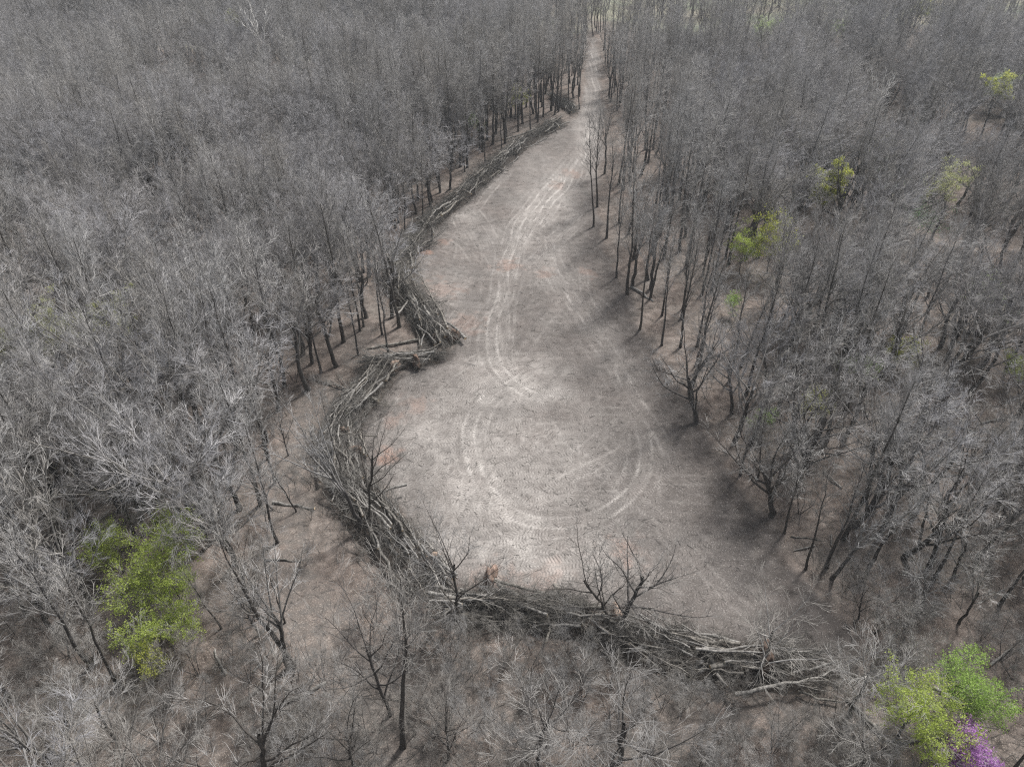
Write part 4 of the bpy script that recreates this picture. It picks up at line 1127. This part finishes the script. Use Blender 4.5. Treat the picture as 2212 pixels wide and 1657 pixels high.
# the ones one can point to
LYING = [
    # kind idx butt tip z z fat root label
    ('tree', 3, (978, 738), (862, 622), .9, 1.2, .9, (0, 1.15), 'uprooted tree with the big reddish root plate at the point of the middle pile'),
    ('tree', 0, (962, 742), (880, 590), 1.1, 1.6, .9, None, 'long pale bare trunk on top of the middle pile'),
    ('tree', 5, (968, 728), (902, 600), 1.5, 1.5, .8, None, 'slim forked trunk lying topmost along the middle pile'),
    ('tree', 1, (942, 738), (845, 630), .7, 1.2, .8, (2, .8), 'grey uprooted trunk second along the middle pile'),
    ('log', 0, (940, 752), (936, 712), .5, 1.2, 1.1, None, 'short sawn log propped upright at the point of the middle pile'),
    ('log', 3, (904, 738), (793, 757), .3, .3, 1.0, None, 'straight dark log lying out on bare ground behind the point'),
    ('log', 4, (925, 768), (784, 773), .5, .3, 1.2, None, 'long horizontal log beneath the straight dark one'),
    ('tree', 2, (965, 770), (850, 785), .6, .5, .8, None, 'branching felled trunk lying across the foot of the middle pile'),
    ('tree', 6, (852, 802), (790, 775), .7, .6, .8, (1, 1.15), 'uprooted tree with a tall pale root plate'),
    ('tree', 4, (902, 790), (960, 775), .6, .5, .9, (2, 1.2), 'uprooted tree with a dark wide root plate beside the tall pale one'),
    ('tree', 1, (745, 942), (785, 850), .7, 1.0, .8, (3, .95), 'uprooted tree with an orange clay root plate in the left pile'),
    ('tree', 5, (768, 980), (742, 890), .6, 1.3, .9, (0, 1.0), 'uprooted tree with a dark root plate and sawn stub in the left pile'),
    ('tree', 0, (848, 1108), (800, 1025), .5, 1.2, 1.1, None, 'pale straight trunk along the clearing side of the left pile'),
    ('tree', 3, (905, 1190), (828, 1075), .5, 1.5, .8, None, 'long trunk pointing down to the lower end of the left pile'),
    ('tree', 6, (932, 1218), (880, 1150), .6, 1.1, .9, (3, .95), 'uprooted tree with a pinkish root plate at the lower end of the left pile'),
    ('log', 4, (700, 1075), (745, 1110), 1.1, .8, .9, None, 'pale pole sticking out of the left pile over the worn track'),
    ('log', 1, (985, 1297), (925, 1255), .4, .9, .9, None, 'peeled tan log with broken end near the lone slim tree'),
    ('log', 2, (960, 1302), (935, 1258), .6, 1.0, .9, None, 'short orange tan broken log beside the peeled tan one'),
    ('tree', 7, (1062, 1262), (1310, 1325), .8, .7, .75, (2, 1.35), 'long uprooted trunk with a big dark grey root plate heading the long pile'),
    ('tree', 3, (1305, 1326), (1060, 1316), .9, 1.1, .8, None, 'long pale trunk lying straight along the long pile'),
    ('tree', 1, (1175, 1342), (1015, 1366), .8, .8, .9, None, 'pale trunk along the front of the long pile'),
    ('tree', 5, (1325, 1342), (1160, 1345), .9, .6, .9, (1, 1.05), 'uprooted trunk with a pale root plate between the spreading pair'),
    ('tree', 7, (1592, 1410), (1400, 1365), 1.2, .6, .95, None, 'thickest grey trunk on the far side of the long pile'),
    ('tree', 3, (1642, 1440), (1490, 1412), 1.2, 1.3, 1.1, (2, 1.5), 'thick uprooted trunk with earthy root mound at the foot of the leaning pale tree'),
    ('log', 3, (1470, 1398), (1590, 1415), 1.3, 1.2, 1.3, None, 'bent thick pale log on the ridge of the long pile'),
    ('tree', 0, (1470, 1470), (1590, 1524), .5, .2, .9, None, 'pale trunk jutting forward from the long pile onto the ground'),
    ('log', 1, (1240, 1450), (1278, 1473), .5, .3, 1.2, None, 'short grey log in front of the long pile'),
    ('tree', 6, (1690, 1450), (1800, 1462), .6, .4, 1.0, None, 'felled treetop at the outer end of the long pile'),
    ('tree', 2, (1235, 225), (1185, 205), .6, .8, 1.0, None, 'pale fallen trunk across the small far brush heap'),
    ('log', 0, (1243, 240), (1228, 222), .3, .5, 1.5, None, 'thick stub at the near end of the small far brush heap'),
    ('tree', 1, (1088, 312), (1211, 268), .9, .5, .9, None, 'long pale trunk along the crest of the far brush pile'),
    ('tree', 4, (1150, 300), (1210, 272), .8, .6, .9, None, 'slim trunk at the upper tip of the far brush pile'),
    ('log', 3, (1362, 620), (1412, 652), .25, .25, 1.3, None, 'pale fallen log between trunks on the upper clearing edge'),
    ('log', 4, (1706, 1164), (1786, 1176), .2, .2, .7, None, 'thin dark fallen branch behind the dark bent trunk'),
    ('log', 2, (1758, 1184), (1712, 1196), .15, .15, .7, None, 'shorter fallen branch behind the dark bent trunk'),
    ('log', 3, (100, 1047), (190, 1055), .25, .25, 1.3, None, 'dark fallen log on the leaf litter near the left photo edge'),
    ('log', 4, (195, 1057), (285, 1066), .25, .25, 1.2, None, 'second dark fallen log continuing the one near the left photo edge'),
    ('log', 2, (415, 1085), (450, 1070), .15, .15, .6, None, 'thin pale stick on open litter above the lime green shrubs'),
    ('log', 0, (168, 1060), (182, 1075), .2, .2, .8, None, 'short pale broken branch below the dark fallen logs'),
]
for kind, idx, b, tp, z0, z1, fat, root, label in LYING:
    lay('fallen_tree' if kind == 'tree' else 'fallen_log', kind, idx, at(*b), at(*tp), z0, z1, fat, label, None, 'felled trees and logs', root)

PILE_NAME = ['far brush pile', 'middle brush pile', 'short pile of horizontal logs', 'left brush pile by the worn track', 'left half of the long brush pile', 'right half of the long brush pile', 'small far brush heap']
PER_M = [1.5, 2.4, 1.7, 2.2, 2.0, 2.2, 1.0]
stick_P, stick_r, twig_P, twig_r = [], [], [], []
for k, (c, w, h) in enumerate(PILES):
    Lp = (len(c) - 1) * .5
    tg = unit(np.gradient(c, axis=0))
    for j in range(int(Lp * PER_M[k])):
        i = int(rgF.integers(0, len(c)))
        s = rgF.normal(0, .42) * w; s = float(np.clip(s, -w, w))
        d = tg[i] * (1 if rgF.random() < .7 else -1) * (-1 if k in (1, 3) else 1)
        ang = rgF.normal(0, .20) if rgF.random() < .85 else rgF.normal(0, .8)
        d = np.array([d[0] * math.cos(ang) - d[1] * math.sin(ang), d[0] * math.sin(ang) + d[1] * math.cos(ang)])
        tree = rgF.random() < .68
        idx = int(rgF.integers(0, 8 if tree else 5))
        L = (FALL_L if tree else LOG_L)[idx] * rgF.uniform(.55, .95)
        room = int(max(0, min(L / 2 - 1.2, Lp / 2 - .5)) / .5)
        i = int(np.clip(i, room, len(c) - 1 - room))
        mid = c[i] + np.array([-tg[i][1], tg[i][0]]) * s
        top = h * (1 - (abs(s) / w) ** 1.5 * .8)
        za = .2 + top * rgF.random() ** .55; zb = max(.12, za + rgF.normal(0, .35))
        lay('fallen_tree' if tree else 'fallen_log', 'tree' if tree else 'log', idx, mid - d * L / 2, mid + d * L / 2, za, zb, rgF.uniform(.7, 1.15),
            ('grey felled tree tangled in the ' if tree else 'bare grey log tangled in the ') + PILE_NAME[k], None, ('felled trees in the ' if tree else 'logs in the ') + PILE_NAME[k])
    # the tangle of broken branches
    n = int(Lp * w * 20)
    i = rgF.integers(0, len(c), n); s = rgF.normal(0, .5, n) * w
    nor = np.stack([-tg[:, 1], tg[:, 0]], 1)
    p2 = c[i] + nor[i] * s[:, None] + rgF.normal(0, .3, (n, 2))
    zt = h * .85 * np.clip(1 - (np.abs(s) / (w * 1.25)) ** 1.6, 0.06, 1)
    z = gz(p2[:, 0], p2[:, 1]) + .05 + zt * rgF.random(n)
    ang = np.arctan2(tg[i, 1], tg[i, 0]) + rgF.normal(0, .65, n) + PI * (rgF.random(n) < .5)
    el = rgF.normal(.08, .35, n)
    d = np.stack([np.cos(ang) * np.cos(el), np.sin(ang) * np.cos(el), np.sin(el)], 1)
    L = rgF.uniform(.9, 3.4, n)
    Q = np.empty((n, 5, 3)); Q[:, 0] = np.concatenate([p2, z[:, None]], 1) - d * (L / 2)[:, None]
    for q in range(1, 5):
        Q[:, q] = Q[:, q - 1] + d * (L / 4)[:, None]; d = unit(d + rgF.normal(size=d.shape) * .16)
    g = gz(Q[..., 0], Q[..., 1]) + .03
    Q[..., 2] = np.maximum(Q[..., 2], g)
    rr = np.clip(rgF.lognormal(-4.1, .5, n), .008, .05)
    bf = Buf()
    tubes(bf, Q, rr[:, None] * np.linspace(1, .35, 5)[None], 4, 0)
    tq, trr = spawn(rgF, Q, rr[:, None] * np.linspace(1, .35, 5)[None], 3, .25, 1, (20, 60), (.4, 1.3), .03, .15, 3, .6, tip=.4, rcap=.013)
    tubes(bf, tq, np.maximum(trr, .006), 3, 0)
    tag(link(bpy.data.objects.new('brush', bf.mesh('brush', [M_BRUSH], False))), 'tangle of broken branches and twigs in the ' + PILE_NAME[k], 'brush', kind='stuff')
    # dark earth mound added under it, standing in for shade inside the pile
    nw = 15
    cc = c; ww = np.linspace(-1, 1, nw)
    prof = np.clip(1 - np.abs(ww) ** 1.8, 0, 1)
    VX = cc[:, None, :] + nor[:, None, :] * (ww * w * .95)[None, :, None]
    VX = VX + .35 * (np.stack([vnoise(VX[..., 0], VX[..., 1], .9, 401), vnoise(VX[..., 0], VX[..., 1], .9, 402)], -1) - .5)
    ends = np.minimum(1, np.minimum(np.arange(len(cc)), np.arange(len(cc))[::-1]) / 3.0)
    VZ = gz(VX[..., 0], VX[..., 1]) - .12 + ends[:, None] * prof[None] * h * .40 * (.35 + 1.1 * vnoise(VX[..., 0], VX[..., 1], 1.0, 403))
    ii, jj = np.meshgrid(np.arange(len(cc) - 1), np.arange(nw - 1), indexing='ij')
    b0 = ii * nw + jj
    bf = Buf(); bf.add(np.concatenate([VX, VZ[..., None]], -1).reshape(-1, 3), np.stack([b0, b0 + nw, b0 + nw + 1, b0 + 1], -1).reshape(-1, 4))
    tag(link(bpy.data.objects.new('leaf_mould', bf.mesh('leaf_mould', [M_DARK_MOUND]))), 'dark earth mound added to deepen the shade inside the ' + PILE_NAME[k], 'dark mound', kind='stuff')

# ------------------------------------------------------------------ small litter of sticks on open ground
n = 5200
pp = np.stack([rgF.uniform(-34, 36, n * 6), rgF.uniform(24, 150, n * 6)], 1)
pick = (in_poly(pp[:, 0], pp[:, 1], CLEAR) & (rgF.random(n * 6) < .30)) | ((pp[:, 1] < 75) & (rgF.random(n * 6) < .22))
pp = pp[pick][:n]; n = len(pp)
ang = rgF.random(n) * 6.28; L = rgF.lognormal(-.9, .6, n)
d = np.stack([np.cos(ang), np.sin(ang), rgF.normal(0, .06, n)], 1)
Q = np.empty((n, 4, 3)); Q[:, 0] = np.concatenate([pp, (gz(pp[:, 0], pp[:, 1]) + .05)[:, None]], 1)
for q in range(1, 4):
    Q[:, q] = Q[:, q - 1] + d * (L / 3)[:, None]; d = unit(d + rgF.normal(size=d.shape) * np.array([.25, .25, .05]))
Q[..., 2] = gz(Q[..., 0], Q[..., 1]) + .045 + .02 * rgF.random(Q.shape[:2])
bf = Buf(); tubes(bf, Q, rgF.uniform(.008, .028, n)[:, None] * np.linspace(1, .5, 4)[None], 4)
tag(link(bpy.data.objects.new('stick_litter', bf.mesh('stick_litter', [M_BRUSH], False))), 'broken sticks scattered over the scraped soil', 'sticks', kind='stuff')

# dead branches and a few windfalls on the floor of the wood
n = 26000
q_ = rgF.random((n, 2))
uu, vv = q_[:, 0] * 2400 - 100, 560 + 1150 * q_[:, 1]
pp = np.array([at(a, b) for a, b in zip(uu, vv)])
ok = ~in_poly(pp[:, 0], pp[:, 1], CLEAR) & (vnoise(pp[:, 0], pp[:, 1], 6, 501) > .35)
pp = pp[ok]; n = len(pp)
ang = rgF.random(n) * 6.28; L = np.clip(rgF.lognormal(-.25, .6, n), .2, 3.5)
d = np.stack([np.cos(ang), np.sin(ang), 0 * ang], 1)
Q = np.empty((n, 4, 3)); Q[:, 0] = np.concatenate([pp, np.zeros((n, 1))], 1)
for q in range(1, 4):
    Q[:, q] = Q[:, q - 1] + d * (L / 3)[:, None]; d = unit(d + rgF.normal(size=d.shape) * np.array([.22, .22, 0]))
Q[..., 2] = gz(Q[..., 0], Q[..., 1]) + .05 + .10 * rgF.random(Q.shape[:2]) * (L[:, None] > .8)
bf = Buf(); tubes(bf, Q, (.008 + .012 * L * rgF.random(n))[:, None] * np.linspace(1, .4, 4)[None], 4)
tag(link(bpy.data.objects.new('dead_branches', bf.mesh('dead_branches', [M_BRUSH], False))), 'dead branches strewn over the leaf litter of the wood', 'branches', kind='stuff')
for k in range(22):
    while True:
        u_, v_ = (rgF.uniform(20, 640) if k < 12 else rgF.uniform(1720, 2190)), rgF.uniform(850, 1620)
        p = at(u_, v_)
        if not in_poly(np.array([p[0]]), np.array([p[1]]), CLEAR)[0]: break
    idx = int(rgF.integers(0, 5)); a_ = rgF.random() * 6.28
    side = 'on the litter of the wood around the lime green shrubs' if k < 12 else 'on the litter of the wood past the lower clearing edge'
    lay('fallen_log', 'log', idx, p, p + LOG_L[idx] * rgF.uniform(.5, 1.0) * np.array([math.cos(a_), math.sin(a_)]), .12, .12, rgF.uniform(.6, 1.1), 'weathered windfall log ' + side, 'log', 'windfall logs ' + side)

# ------------------------------------------------------------------ thin spring haze over the wood
hm = bpy.data.materials.new("haze"); hm.use_nodes = True
hn = hm.node_tree; hn.nodes.clear()
ho = hn.nodes.new("ShaderNodeOutputMaterial"); pv = hn.nodes.new("ShaderNodeVolumePrincipled")
pv.inputs['Color'].default_value = (.80, .86, .93, 1); pv.inputs['Density'].default_value = 0.00025; pv.inputs['Anisotropy'].default_value = .2
hn.links.new(pv.outputs[0], ho.inputs['Volume'])
bf = Buf()
x0, x1, y0, y1, z0, z1 = -3200, 3200, -700, 3800, -9, 68
bf.add([[x0, y0, z0], [x1, y0, z0], [x1, y1, z0], [x0, y1, z0], [x0, y0, z1], [x1, y0, z1], [x1, y1, z1], [x0, y1, z1]],
       [[0, 3, 2, 1], [4, 5, 6, 7], [0, 1, 5, 4], [1, 2, 6, 5], [2, 3, 7, 6], [3, 0, 4, 7]])
tag(link(bpy.data.objects.new('haze', bf.mesh('haze', [hm], False))), 'thin bluish haze over the distant wood', 'haze', kind='stuff')
